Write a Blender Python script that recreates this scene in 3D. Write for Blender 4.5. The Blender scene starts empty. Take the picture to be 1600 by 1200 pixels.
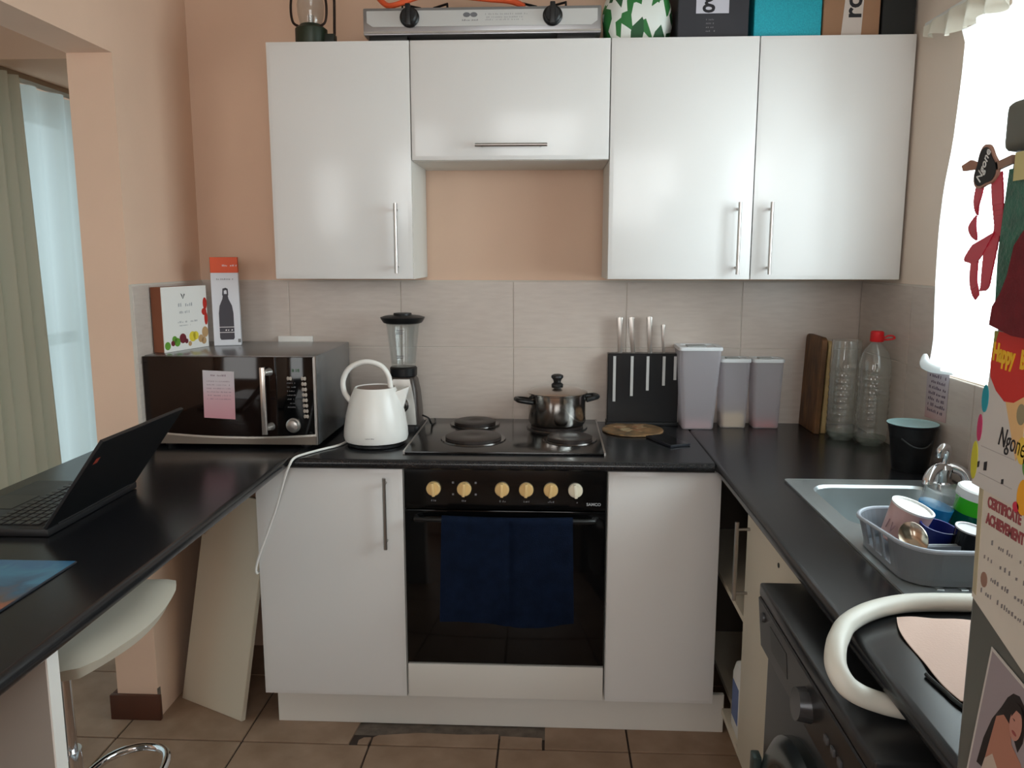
import bpy, bmesh, math, random
from mathutils import Vector, Matrix
random.seed(7)
S = bpy.context.scene
COL = S.collection
R = math.radians

# ---------------------------------------------------------------- camera, world, lights, exposure
cam = bpy.data.objects.new('camera', bpy.data.cameras.new('camera')); COL.objects.link(cam)
cam.data.sensor_width = 36.0; cam.data.sensor_fit = 'HORIZONTAL'
cam.data.lens = 36.0 * 1266.0 / 1600.0
cam.data.clip_start = 0.02
cam.location = (0, 0, 1.49)
cam.rotation_euler = (R(90 - 8.93), 0, math.atan(60 / 1266.0))
S.camera = cam
S.view_settings.view_transform = 'Standard'
S.view_settings.look = 'None'
S.view_settings.gamma = 1.0
S.view_settings.use_curve_mapping = False
S.view_settings.exposure = 0.0
wd = bpy.data.worlds.new('world'); S.world = wd; wd.use_nodes = True
wd.node_tree.nodes['Background'].inputs[0].default_value = (0.86, 0.95, 1.0, 1)
wd.node_tree.nodes['Background'].inputs[1].default_value = 1.2

def area(name, loc, rot, sx, sy, power, color):
    l = bpy.data.lights.new(name, 'AREA'); l.shape = 'RECTANGLE'; l.size = sx; l.size_y = sy
    l.energy = power; l.color = color
    o = bpy.data.objects.new(name, l); COL.objects.link(o); o.location = loc; o.rotation_euler = rot
    return o
# daylight entering through the kitchen window and the lounge's glass door, plus two added fills behind the camera
area('kitchen_window_daylight', (2.40, 1.70, 1.95), (0, R(86), 0), 1.6, 1.9, 215, (0.82, 0.95, 1.0))
area('lounge_door_daylight', (-3.5, 2.6, 1.3), (0, R(-90), 0), 2.2, 3.6, 22, (0.88, 0.96, 1.0))
area('rear_fill_light', (0.2, -1.90, 1.85), (R(90), 0, 0), 1.8, 1.5, 50, (1.0, 0.975, 0.955))
area('lounge_fill_light', (-2.0, -1.90, 1.7), (R(90), 0, 0), 1.0, 1.4, 18, (1.0, 0.97, 0.94))

# ---------------------------------------------------------------- materials
def lin(c):
    return tuple(((v / 255) / 12.92 if v / 255 <= 0.04045 else ((v / 255 + 0.055) / 1.055) ** 2.4) for v in c)
def mat(name, rgb, rough=0.5, metal=0.0, var=0.0, vscale=20.0, rgb2=None, bump=0.0, bscale=200.0, stretch=None, coat=0.0, spec=0.5, trans=0.0, ior=1.45, sheen=0.0):
    m = bpy.data.materials.new(name); m.use_nodes = True
    nt = m.node_tree; b = nt.nodes['Principled BSDF']
    c = lin(rgb)
    b.inputs['Base Color'].default_value = (*c, 1)
    b.inputs['Roughness'].default_value = rough
    b.inputs['Metallic'].default_value = metal
    b.inputs['Specular IOR Level'].default_value = spec
    b.inputs['Coat Weight'].default_value = coat
    b.inputs['Transmission Weight'].default_value = trans
    b.inputs['IOR'].default_value = ior
    if sheen: b.inputs['Sheen Weight'].default_value = sheen
    if var or rgb2 or bump:
        tc = nt.nodes.new('ShaderNodeTexCoord'); mp = nt.nodes.new('ShaderNodeMapping')
        nt.links.new(tc.outputs['Object'], mp.inputs['Vector'])
        if stretch: mp.inputs['Scale'].default_value = stretch
    if var or rgb2:
        n = nt.nodes.new('ShaderNodeTexNoise'); n.inputs['Scale'].default_value = vscale; n.inputs['Detail'].default_value = 5
        nt.links.new(mp.outputs['Vector'], n.inputs['Vector'])
        r = nt.nodes.new('ShaderNodeValToRGB')
        c2 = lin(rgb2) if rgb2 else tuple(v * (1 - var) for v in c)
        c1 = c if rgb2 else tuple(min(1, v * (1 + var * 0.6)) for v in c)
        r.color_ramp.elements[0].color = (*c2, 1); r.color_ramp.elements[0].position = 0.32
        r.color_ramp.elements[1].color = (*c1, 1); r.color_ramp.elements[1].position = 0.68
        nt.links.new(n.outputs['Fac'], r.inputs['Fac']); nt.links.new(r.outputs['Color'], b.inputs['Base Color'])
    if bump:
        n2 = nt.nodes.new('ShaderNodeTexNoise'); n2.inputs['Scale'].default_value = bscale; n2.inputs['Detail'].default_value = 3
        nt.links.new(mp.outputs['Vector'], n2.inputs['Vector'])
        bp = nt.nodes.new('ShaderNodeBump'); bp.inputs['Strength'].default_value = bump; bp.inputs['Distance'].default_value = 0.002
        nt.links.new(n2.outputs['Fac'], bp.inputs['Height']); nt.links.new(bp.outputs['Normal'], b.inputs['Normal'])
    return m
def sheet(name, rgb, clear=0.3, transl=0.5, gloss=0.0, rough=0.1):
    """thin see-through sheet: part clear, part translucent, part diffuse, a little gloss"""
    m = bpy.data.materials.new(name); m.use_nodes = True
    nt = m.node_tree; nt.nodes.clear(); c = (*lin(rgb), 1)
    out = nt.nodes.new('ShaderNodeOutputMaterial')
    d = nt.nodes.new('ShaderNodeBsdfDiffuse'); d.inputs['Color'].default_value = c
    t = nt.nodes.new('ShaderNodeBsdfTranslucent'); t.inputs['Color'].default_value = c
    x = nt.nodes.new('ShaderNodeBsdfTransparent'); x.inputs['Color'].default_value = tuple(v ** 0.5 for v in c[:3]) + (1,)
    m1 = nt.nodes.new('ShaderNodeMixShader'); m1.inputs[0].default_value = transl
    nt.links.new(d.outputs[0], m1.inputs[1]); nt.links.new(t.outputs[0], m1.inputs[2])
    m2 = nt.nodes.new('ShaderNodeMixShader'); m2.inputs[0].default_value = clear
    nt.links.new(m1.outputs[0], m2.inputs[1]); nt.links.new(x.outputs[0], m2.inputs[2])
    last = m2
    if gloss:
        g = nt.nodes.new('ShaderNodeBsdfGlossy'); g.inputs['Roughness'].default_value = rough
        f = nt.nodes.new('ShaderNodeLayerWeight'); f.inputs['Blend'].default_value = 0.5
        pw = nt.nodes.new('ShaderNodeMath'); pw.operation = 'POWER'; pw.inputs[1].default_value = 4.0
        nt.links.new(f.outputs['Facing'], pw.inputs[0])
        mu = nt.nodes.new('ShaderNodeMath'); mu.operation = 'MULTIPLY_ADD'; mu.inputs[1].default_value = 0.55 * gloss; mu.inputs[2].default_value = 0.04 * gloss
        nt.links.new(pw.outputs[0], mu.inputs[0])
        m3 = nt.nodes.new('ShaderNodeMixShader'); nt.links.new(mu.outputs[0], m3.inputs[0])
        nt.links.new(last.outputs[0], m3.inputs[1]); nt.links.new(g.outputs[0], m3.inputs[2]); last = m3
    nt.links.new(last.outputs[0], out.inputs['Surface'])
    return m
def ramp_z(name, stops, rough=0.6):
    """colour running along the object's own height"""
    m = bpy.data.materials.new(name); m.use_nodes = True
    nt = m.node_tree; b = nt.nodes['Principled BSDF']; b.inputs['Roughness'].default_value = rough
    tc = nt.nodes.new('ShaderNodeTexCoord'); sp = nt.nodes.new('ShaderNodeSeparateXYZ'); r = nt.nodes.new('ShaderNodeValToRGB')
    nt.links.new(tc.outputs['Generated'], sp.inputs[0]); nt.links.new(sp.outputs['Z'], r.inputs[0]); nt.links.new(r.outputs[0], b.inputs['Base Color'])
    e = r.color_ramp.elements
    e[0].position, e[0].color = stops[0][0], (*lin(stops[0][1]), 1)
    e[1].position, e[1].color = stops[-1][0], (*lin(stops[-1][1]), 1)
    for p, c in stops[1:-1]:
        k = e.new(p); k.color = (*lin(c), 1)
    return m

WALL = mat('peach_paint', (226, 193, 169), 0.85, var=0.04, vscale=3, bump=0.08, bscale=120)
WALL_LIT = mat('window_lit_wall_paint', (230, 212, 196), 0.8, var=0.03, vscale=3, bump=0.08, bscale=120)  # right wall: wall paint lightened, window light and haze put into the colour
CEIL = mat('ceiling_paint', (226, 220, 210), 0.9)
GROUT = mat('pale_grout', (205, 196, 186), 0.9)
TILE = mat('wall_tile', (204, 191, 181), 0.28, rgb2=(196, 182, 172), vscale=14, stretch=(1, 1, 6))
FTILE = mat('floor_tile', (166, 138, 116), 0.42, rgb2=(142, 114, 92), vscale=9, bump=0.1, bscale=60)
FGROUT = mat('dark_floor_grout', (62, 50, 44), 0.95)
CONC = mat('bare_concrete', (112, 100, 90), 0.95, var=0.3, vscale=30, bump=0.5, bscale=80)
SKIRT = mat('brown_skirting', (84, 48, 34), 0.45, var=0.2, vscale=8)
DOORW = mat('white_foil', (226, 224, 222), 0.17, var=0.01, vscale=4, spec=0.5)
CARC = mat('white_melamine', (222, 218, 211), 0.5)
BEIGE = mat('cream_board', (214, 203, 183), 0.5)
STEEL = mat('brushed_steel', (176, 172, 168), 0.3, 1.0)
CHROME = mat('chrome', (222, 222, 225), 0.08, 1.0)
SSTEEL = mat('sink_steel', (196, 204, 206), 0.30, 0.8)
GRANITE = mat('black_speckled_laminate', (33, 34, 37), 0.24, rgb2=(20, 20, 22), vscale=350, spec=0.55)
ENAMEL = mat('black_enamel', (12, 11, 11), 0.16)
BLACKGL = mat('black_glass', (8, 8, 9), 0.07)
BLACKPL = mat('black_plastic', (20, 20, 21), 0.38)
MATBLK = mat('matt_black', (15, 15, 17), 0.55)
IRON = mat('cast_iron_plate', (40, 32, 29), 0.38, var=0.25, vscale=60)
WHITEPL = mat('white_plastic', (235, 233, 228), 0.28)
GREYPL = mat('grey_plastic', (120, 124, 130), 0.38)
PAPER = mat('white_paper', (232, 229, 224), 0.7)
INK = mat('grey_ink', (120, 118, 120), 0.8)
DINK = mat('dark_ink', (40, 38, 42), 0.8)
GLASSC = sheet('clear_glass', (246, 248, 247), clear=0.96, transl=0.3, gloss=1.0, rough=0.04)
PET = sheet('clear_pet', (244, 248, 245), clear=0.86, transl=0.5, gloss=2.6, rough=0.06)
FROST = sheet('frosted_plastic', (246, 243, 246), clear=0.60, transl=0.6, gloss=0.6, rough=0.25)
PANE = sheet('window_glass', (250, 252, 252), clear=0.97, transl=0.5, gloss=0.6, rough=0.02)
RED = mat('red_plastic', (214, 28, 34), 0.4)

# ---------------------------------------------------------------- mesh helpers
class MB:
    def __init__(s): s.bm = bmesh.new(); s.xf = None
    def _geo(s, verts, faces, bev=0, seg=2):
        vs = [s.bm.verts.new(s.xf @ Vector(v) if s.xf else v) for v in verts]
        fs = []
        for f in faces:
            try: fs.append(s.bm.faces.new([vs[i] for i in f]))
            except ValueError: pass
        if bev:
            es = set(e for f in fs for e in f.edges)
            bmesh.ops.bevel(s.bm, geom=list(es), offset=bev, segments=seg, profile=0.6, affect='EDGES', clamp_overlap=True)
        return s
    def box(s, x0, x1, y0, y1, z0, z1, bev=0, seg=2):
        v = [(x, y, z) for x in (x0, x1) for y in (y0, y1) for z in (z0, z1)]
        return s._geo(v, [(0, 1, 3, 2), (4, 6, 7, 5), (0, 4, 5, 1), (2, 3, 7, 6), (0, 2, 6, 4), (1, 5, 7, 3)], bev, seg)
    def prism(s, pts, vec, bev=0, seg=2):
        n = len(pts); vec = Vector(vec); v = [Vector(p) for p in pts] + [Vector(p) + vec for p in pts]
        f = [tuple(range(n))[::-1], tuple(range(n, 2 * n))] + [(i, (i + 1) % n, n + (i + 1) % n, n + i) for i in range(n)]
        return s._geo(v, f, bev, seg)
    def cyl(s, p0, p1, r0, r1=None, n=20):
        r1 = r0 if r1 is None else r1
        p0, p1 = Vector(p0), Vector(p1); d = (p1 - p0).normalized()
        a = d.orthogonal().normalized(); b = d.cross(a)
        v = [p + (a * math.cos(t) + b * math.sin(t)) * r for p, r in ((p0, r0), (p1, r1)) for t in [2 * math.pi * i / n for i in range(n)]]
        f = [tuple(range(n))[::-1], tuple(range(n, 2 * n))] + [(i, (i + 1) % n, n + (i + 1) % n, n + i) for i in range(n)]
        return s._geo(v, f)
    def lathe(s, prof, c=(0, 0, 0), n=32, close=False, fn=None):
        """prof: (radius, z); fn(angle, z) scales the radius"""
        v = []; f = []
        for r, z in prof:
            for i in range(n):
                t = 2 * math.pi * i / n; k = r * (fn(t, z) if fn else 1)
                v.append((c[0] + k * math.cos(t), c[1] + k * math.sin(t), c[2] + z))
        m = len(prof)
        for j in range(m if close else m - 1):
            a, b = j * n, ((j + 1) % m) * n
            for i in range(n): f.append((a + i, a + (i + 1) % n, b + (i + 1) % n, b + i))
        if not close:
            f.append(tuple(range(n))[::-1]); f.append(tuple(range((m - 1) * n, m * n)))
        return s._geo(v, f)
    def tube(s, pts, r, n=10, closed=False, sub=6, smooth=True):
        P = [Vector(p) for p in pts]
        if smooth and len(P) > 2:
            Q = []; L = len(P)
            for i in range(L if closed else L - 1):
                p0 = P[(i - 1) % L] if closed or i > 0 else P[i]; p1 = P[i]; p2 = P[(i + 1) % L]
                p3 = P[(i + 2) % L] if closed or i + 2 < L else p2
                for k in range(sub):
                    t = k / sub
                    Q.append(0.5 * ((2 * p1) + (p2 - p0) * t + (2 * p0 - 5 * p1 + 4 * p2 - p3) * t * t + (3 * p1 - p0 - 3 * p2 + p3) * t ** 3))
            if not closed: Q.append(P[-1])
            P = Q
        L = len(P); v = []; f = []; a = None
        for i in range(L):
            d = (P[(i + 1) % L] - P[i - 1]) if closed else (P[min(i + 1, L - 1)] - P[max(i - 1, 0)])
            d.normalize()
            if a is None: a = d.orthogonal().normalized()
            a = (a - d * a.dot(d)).normalized(); b = d.cross(a)
            rr = r(i / (L - 1)) if callable(r) else r
            for k in range(n):
                t = 2 * math.pi * k / n; v.append(P[i] + (a * math.cos(t) + b * math.sin(t)) * rr)
        for i in range(L if closed else L - 1):
            A, B = i * n, ((i + 1) % L) * n
            for k in range(n): f.append((A + k, A + (k + 1) % n, B + (k + 1) % n, B + k))
        if not closed: f.append(tuple(range(n))[::-1]); f.append(tuple(range((L - 1) * n, L * n)))
        return s._geo(v, f)
    def grid(s, fn, nu, nv, closed_u=False, thick=0.0):
        v = [fn(i / (nu if closed_u else nu - 1), j / (nv - 1)) for j in range(nv) for i in range(nu)]
        f = []
        for j in range(nv - 1):
            for i in range(nu if closed_u else nu - 1):
                a = j * nu + i; b = j * nu + (i + 1) % nu
                f.append((a, b, b + nu, a + nu))
        s._geo(v, f)
        if thick:
            bmesh.ops.recalc_face_normals(s.bm, faces=s.bm.faces)
            bmesh.ops.solidify(s.bm, geom=list(s.bm.faces), thickness=thick)
        return s
    def sphere(s, c, rx, ry=None, rz=None, nu=20, nv=12):
        ry = ry or rx; rz = rz or rx
        prof = [(math.cos(R(-89.9 + 179.8 * j / (nv - 1))), math.sin(R(-89.9 + 179.8 * j / (nv - 1)))) for j in range(nv)]
        v = [(c[0] + rx * q * math.cos(2 * math.pi * i / nu), c[1] + ry * q * math.sin(2 * math.pi * i / nu), c[2] + rz * z) for q, z in prof for i in range(nu)]
        f = [(j * nu + i, j * nu + (i + 1) % nu, (j + 1) * nu + (i + 1) % nu, (j + 1) * nu + i) for j in range(nv - 1) for i in range(nu)]
        f += [tuple(range(nu))[::-1], tuple(range((nv - 1) * nu, nv * nu))]
        return s._geo(v, f)
    def frame(s, x0, x1, z0, z1, w, y0, y1, bev=0):
        s.box(x0, x0 + w, y0, y1, z0, z1, bev); s.box(x1 - w, x1, y0, y1, z0, z1, bev)
        s.box(x0 + w, x1 - w, y0, y1, z0, z0 + w, bev); return s.box(x0 + w, x1 - w, y0, y1, z1 - w, z1, bev)
    def build(s, name, m, parent=None, smooth=35, origin=None):
        me = bpy.data.meshes.new(name)
        bm = s.bm; bmesh.ops.recalc_face_normals(bm, faces=bm.faces)
        if parent is not None: off = W[parent.name]
        elif origin is not None: off = Vector(origin)
        else:
            lo = [min(v.co[k] for v in bm.verts) for k in range(3)]; hi = [max(v.co[k] for v in bm.verts) for k in range(3)]
            off = Vector(((lo[0] + hi[0]) / 2, (lo[1] + hi[1]) / 2, lo[2]))
        for v in bm.verts: v.co -= off
        bm.to_mesh(me); bm.free()
        for p in me.polygons: p.use_smooth = True
        me.set_sharp_from_angle(angle=R(smooth))
        me.materials.append(m)
        o = bpy.data.objects.new(name, me); COL.objects.link(o)
        if parent is not None: o.parent = parent
        else: o.location = off
        W[o.name] = off
        return o
W = {}
def tag(o, label=None, cat=None, group=None, kind=None):
    for k, v in (('label', label), ('category', cat), ('group', group), ('kind', kind)):
        if v: o[k] = v
    return o
def thing(name, label, cat, loc=(0, 0, 0), rotz=0.0, group=None):
    """Empty at a thing's base. Unturned things take parts in world coordinates, turned ones in local coordinates."""
    o = bpy.data.objects.new(name, None); COL.objects.link(o)
    o.location = loc; o.rotation_euler = (0, 0, rotz); o.empty_display_size = 0.05
    W[o.name] = Vector((0, 0, 0)) if rotz else Vector(loc)
    return tag(o, label, cat, group)
def struct(mb, name, m, parent=None):
    o = mb.build(name, m, parent)
    if parent is None: o['kind'] = 'structure'
    return o
def copy_of(o, parent=None):
    c = o.copy(); COL.objects.link(c)
    if parent is not None: c.parent = parent
    W[c.name] = W[o.name].copy()
    for ch in list(o.children): copy_of(ch, c)
    return c
def fr(o, u, v):
    """4x4 of a flat frame: x along u (reading direction), y along v, z out of the surface"""
    u = Vector(u).normalized(); v = Vector(v); v = (v - u * v.dot(u)).normalized(); n = u.cross(v)
    m = Matrix.Identity(4)
    for k in range(3): m[k][0], m[k][1], m[k][2], m[k][3] = u[k], v[k], n[k], o[k]
    return m
def flat(mb, F, pts, h0=0.0, h1=0.0008):
    mb.xf = F; mb.prism([(p[0], p[1], h0) for p in pts], (0, 0, h1 - h0)); mb.xf = None; return mb
def rect(x0, x1, y0, y1): return [(x0, y0), (x1, y0), (x1, y1), (x0, y1)]
def ell(cx, cy, rx, ry, n=20, a0=0): return [(cx + rx * math.cos(2 * math.pi * i / n + a0), cy + ry * math.sin(2 * math.pi * i / n + a0)) for i in range(n)]
def letters(name, txt, F, size, m, parent, x=0, y=0, h=0.001, depth=0.0004, align='LEFT', squeeze=1.0, shear=0.0, bold=0.0):
    cu = bpy.data.curves.new(name, 'FONT'); cu.body = txt; cu.size = size; cu.extrude = depth; cu.align_x = align; cu.shear = shear
    cu.offset = bold; cu.resolution_u = 3
    t = bpy.data.objects.new('tmp_letters', cu); COL.objects.link(t)
    dg = bpy.context.evaluated_depsgraph_get(); dg.update()
    me = bpy.data.meshes.new_from_object(t.evaluated_get(dg)); bpy.data.objects.remove(t)
    M = F @ Matrix.Translation((x, y, h)) @ Matrix.Diagonal((squeeze, 1, 1, 1))
    me.transform(Matrix.Translation(-W[parent.name]) @ M); me.materials.clear(); me.materials.append(m); me.name = name
    o = bpy.data.objects.new(name, me); COL.objects.link(o); o.parent = parent; W[o.name] = W[parent.name].copy()
    return o
def scrawl(mb, F, x0, x1, y, hgt, h=0.0005, seed=0, dens=1.0):
    """unreadable line of small writing: short strokes"""
    rnd = random.Random(seed); x = x0
    while x < x1:
        w = hgt * rnd.uniform(0.35, 0.8); a = hgt * rnd.uniform(0.55, 1.0); d = rnd.uniform(-0.1, 0.25) * hgt
        if rnd.random() < 0.85 * dens:
            flat(mb, F, [(x, y), (x + w * 0.6, y + hgt * 0.1), (x + w * 0.6 + d * 0.3, y + a), (x, y + a * 0.8)], h, h + 0.0003)
        x += w + hgt * (0.15 if rnd.random() < 0.8 else 0.6)

# ================================================================ SETTING
XL, XR, YB, ZC = -1.265, 1.09, 2.90, 2.60
fl = struct(MB().box(-2.7, 1.25, -1.75, 5.1, -0.08, -0.006), 'floor', FGROUT)
bare = MB().box(-0.62, 0.02, 2.335, 2.47, -0.007, -0.0045).build('bare_concrete_strip', CONC, fl)
def ftile(w, d):
    b = MB(); b.box(-w / 2, w / 2, -d / 2, d / 2, -0.008, 0, 0.0015, 1); return b
proto = None
for ix in range(-7, 3):
    for iy in range(-10, 7):
        x0, y0 = -0.15 + 0.4 * ix, 2.277 + 0.4 * iy
        x1, y1 = x0 + 0.4, y0 + 0.4
        if x1 < -2.75 or x0 > 1.2 or y1 < -1.7: continue
        if iy == 0 and ix in (0, -1, -2): continue
        if proto is None:
            proto = ftile(0.394, 0.394).build('tile', FTILE, fl); o = proto
        else:
            o = proto.copy(); COL.objects.link(o); o.parent = fl; W[o.name] = W[fl.name]
        o.location = Vector(((x0 + x1) / 2, (y0 + y1) / 2, 0))
        if proto is o: 
            for v in o.data.vertices: v.co += W[fl.name]
        o.location -= W[fl.name]
# the two tiles under the oven were cut short or broken, baring the screed
def cut(pts): MB().prism([(x, y, -0.008) for x, y in pts], (0, 0, 0.008), 0.001, 1).build('tile', FTILE, fl)
cut([(-0.947, 2.28), (-0.615, 2.28), (-0.605, 2.40), (-0.602, 2.674), (-0.947, 2.674)])
cut([(-0.588, 2.28), (-0.556, 2.28), (-0.552, 2.318), (-0.575, 2.316), (-0.588, 2.302)])
cut([(-0.546, 2.28), (-0.153, 2.28), (-0.153, 2.352), (-0.28, 2.344), (-0.40, 2.348), (-0.532, 2.33), (-0.546, 2.318)])
cut([(-0.147, 2.28), (-0.016, 2.28), (-0.016, 2.338), (-0.147, 2.343)])
cut([(-0.008, 2.28), (0.247, 2.28), (0.247, 2.674), (-0.008, 2.674)])

wb = struct(MB().box(-1.40, 1.25, YB, 3.02, 0, ZC), 'wall_back', WALL)
wl = struct(MB().box(-1.40, XL, 2.39, YB, 0, ZC).box(-1.40, XL, -1.6, 2.39, 2.07, ZC), 'wall_left', WALL)
struct(MB().box(-1.42, -1.254, 2.374, 2.39, 0, 0.085, 0.003).box(-1.418, -1.40, 2.39, 2.90, 0, 0.085, 0.003), 'baseboard_left', SKIRT)
struct(MB().box(-1.2555, -1.2535, 2.36, 2.388, 0.0, 0.0), 'trim_1', SKIRT) if False else None
WY0, WY1, WZ0, WZ1 = 1.18, 2.31, 1.17, 2.06
wr = struct(MB().box(XR, 1.25, -1.6, WY0, 0, ZC).box(XR, 1.25, WY1, YB, 0, ZC).box(XR, 1.25, WY0, WY1, 0, WZ0).box(XR, 1.25, WY0, WY1, WZ1, ZC), 'wall_right', WALL_LIT)
struct(MB().box(-2.7, 1.25, -1.6, 5.1, ZC, ZC + 0.1), 'ceiling', CEIL)
wrear = MB().box(-2.7, -2.45, -1.72, -1.6, 0, ZC).box(-1.55, -0.65, -1.72, -1.6, 0, ZC).box(-2.45, -1.55, -1.72, -1.6, 0, 1.0).box(-2.45, -1.55, -1.72, -1.6, 2.3, ZC).box(1.0, 1.25, -1.72, -1.6, 0, ZC).box(-0.65, 1.0, -1.72, -1.6, 0, 1.15).box(-0.65, 1.0, -1.72, -1.6, 2.45, ZC)
struct(wrear, 'wall_rear', WALL)
LX = -2.62
wlo = MB().box(LX - 0.12, LX, -1.6, 1.0, 0, ZC).box(LX - 0.12, LX, 4.5, 5.1, 0, ZC).box(LX - 0.12, LX, 1.0, 4.5, 2.24, ZC)
struct(wlo, 'wall_lounge_left', WALL)
struct(MB().box(-2.62, -1.40, 4.95, 5.1, 0, ZC), 'wall_lounge_back', WALL)
struct(MB().box(-1.40, -1.28, 3.02, 4.95, 0, ZC), 'wall_lounge_right', WALL)
struct(MB().box(-2.62, -1.40, 3.38, 4.95, 2.288, ZC), 'wall_lounge_bulkhead', WALL)
# glass door of the lounge
dr = MB()
for y0, y1 in ((1.0, 2.75), (2.70, 4.5)):
    dr.box(LX - 0.08, LX - 0.04, y0, y0 + 0.06, 0.0, 2.24); dr.box(LX - 0.08, LX - 0.04, y1 - 0.06, y1, 0.0, 2.24)
    dr.box(LX - 0.08, LX - 0.04, y0, y1, 0.0, 0.08); dr.box(LX - 0.08, LX - 0.04, y0, y1, 2.17, 2.24); dr.box(LX - 0.08, LX - 0.04, y0, y1, 1.02, 1.08)
d1 = struct(dr, 'door_1', WHITEPL)
for y0, y1 in ((1.06, 2.69), (2.76, 4.44)):
    for z0, z1 in ((0.08, 1.02), (1.08, 2.17)):
        MB().box(LX - 0.062, LX - 0.058, y0, y1, z0, z1).build('pane', PANE, d1)
# kitchen window
wf = MB()
wf.box(1.19, 1.23, WY0, WY0 + 0.045, WZ0, WZ1).box(1.19, 1.23, WY1 - 0.045, WY1, WZ0, WZ1).box(1.19, 1.23, WY0, WY1, WZ0, WZ0 + 0.045).box(1.19, 1.23, WY0, WY1, WZ1 - 0.045, WZ1)
wf.box(1.19, 1.23, 1.73, 1.77, WZ0, WZ1)
w1 = struct(wf, 'window_1', WHITEPL)
MB().box(1.208, 1.212, WY0 + 0.045, 1.73, WZ0 + 0.045, WZ1 - 0.045).build('pane', PANE, w1)
MB().box(1.208, 1.212, 1.77, WY1 - 0.045, WZ0 + 0.045, WZ1 - 0.045).build('pane', PANE, w1)
wf2 = MB().frame(-0.65, 1.0, 1.15, 2.45, 0.05, -1.70, -1.66).box(0.15, 0.21, -1.70, -1.66, 1.20, 2.40)  # unseen window added behind the camera to let fill light in
w2 = struct(wf2, 'added_fill_window_2', WHITEPL)
w3 = struct(MB().frame(-2.45, -1.55, 1.0, 2.3, 0.05, -1.70, -1.66), 'added_fill_window_3', WHITEPL)  # unseen window added to light the lounge bulkhead and wall end
MB().box(-2.40, -1.60, -1.682, -1.678, 1.05, 2.25).build('pane', PANE, w3)
MB().box(-0.60, 0.15, -1.682, -1.678, 1.20, 2.40).build('pane', PANE, w2)
MB().box(0.21, 0.95, -1.682, -1.678, 1.20, 2.40).build('pane', PANE, w2)

MB().prism([(-1.268, 2.3895, 0.0), (-1.2645, 2.386, 0.0), (-1.2635, 2.394, 0.0), (-1.2635, 2.405, 0.0)], (0, 0, 0.105), 0.001, 1).build('broken_plaster', CONC, wl)

# ---- wall tiles (each its own piece)
def tile_run(parent, axis, a0, cuts, z0, rows, face):
    """tiles on a wall: axis 'x' on the back wall, 'y' on a side wall"""
    zz = z0
    for r, hgt in enumerate(rows):
        for i in range(len(cuts) - 1):
            p, q = cuts[i] + 0.0015, cuts[i + 1] - 0.0015
            b = MB()
            if axis == 'x': b.box(p, q, YB - 0.010, YB + 0.001, zz + 0.0015, zz + hgt - 0.0015, 0.001, 1)
            else: b.box(min(face, face + a0), max(face, face + a0), p, q, zz + 0.0015, zz + hgt - 0.0015, 0.001, 1)
            b.build('tile', TILE, parent)
        zz += hgt
ZT = [0.27, 0.236]
MB().box(XL, XR, YB - 0.0075, YB, 0.895, 1.4075).build('grout', GROUT, wb)
tile_run(wb, 'x', 0, [XL + 0.008, -0.942, -0.536, -0.133, 0.268, 0.672, XR - 0.008], 0.898, ZT, 0)
MB().box(XL, XL + 0.0075, 2.39, YB - 0.010, 0.895, 1.4075).build('grout', GROUT, wl)
tile_run(wl, 'y', 0.010, [2.392, 2.489, 2.889], 0.898, ZT, XL)
MB().box(XR - 0.0075, XR, 0.86, YB - 0.010, 0.895, 1.167).build('grout', GROUT, wr)
MB().box(XR - 0.0075, XR, WY1, YB - 0.010, 1.167, 1.4075).build('grout', GROUT, wr)
tile_run(wr, 'y', -0.010, [0.89, 1.29, 1.69, 2.09, 2.49, 2.889], 0.898, ZT[:1], XR)
tile_run(wr, 'y', -0.010, [WY1, 2.49, 2.889], 0.898 + ZT[0], ZT[1:], XR)

# ================================================================ FITTED UNITS
def bar_handle(p0, p1, out, parent, inset=0.02):
    """round bar on two posts; out = vector from the door face to the bar axis"""
    p0, p1, out = Vector(p0), Vector(p1), Vector(out); b = MB()
    b.cyl(p0, p1, 0.0055, n=12)
    d = (p1 - p0).normalized()
    for q in (p0 + d * inset, p1 - d * inset): b.cyl(q, q - out, 0.0042, n=10)
    return b.build('handle', STEEL, parent)
def door_mesh(x0, x1, z0, z1, y, t=0.018):
    """foil door facing -Y: flat field with a soft sloping edge"""
    e = 0.013; b = MB()
    v = []
    for yy, k in ((y + t, 0), (y + 0.0045, 0), (y + 0.001, e * 0.75), (y, e)):
        v += [(x0 + k, yy, z0 + k), (x1 - k, yy, z0 + k), (x1 - k, yy, z1 - k), (x0 + k, yy, z1 - k)]
    f = [(3, 2, 1, 0), (12, 13, 14, 15)]
    for j in range(3):
        for i in range(4): f.append((j * 4 + i, j * 4 + (i + 1) % 4, j * 4 + 4 + (i + 1) % 4, j * 4 + 4 + i))
    b._geo(v, f); return b
def carcass(x0, x1, y0, y1, z0, z1, t=0.016, shelf=True, back=True):
    b = MB().box(x0, x0 + t, y0, y1, z0, z1).box(x1 - t, x1, y0, y1, z0, z1).box(x0 + t, x1 - t, y0, y1, z0, z0 + t).box(x0 + t, x1 - t, y0, y1, z1 - t, z1)
    if back: b.box(x0 + t, x1 - t, y1 - 0.006, y1, z0 + t, z1 - t)
    if shelf: b.box(x0 + t, x1 - t, y0 + 0.02, y1 - 0.006, (z0 + z1) / 2 - 0.008, (z0 + z1) / 2 + 0.008)
    return b
YU = 2.588; ZU0, ZU1 = 1.419, 2.144
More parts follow.
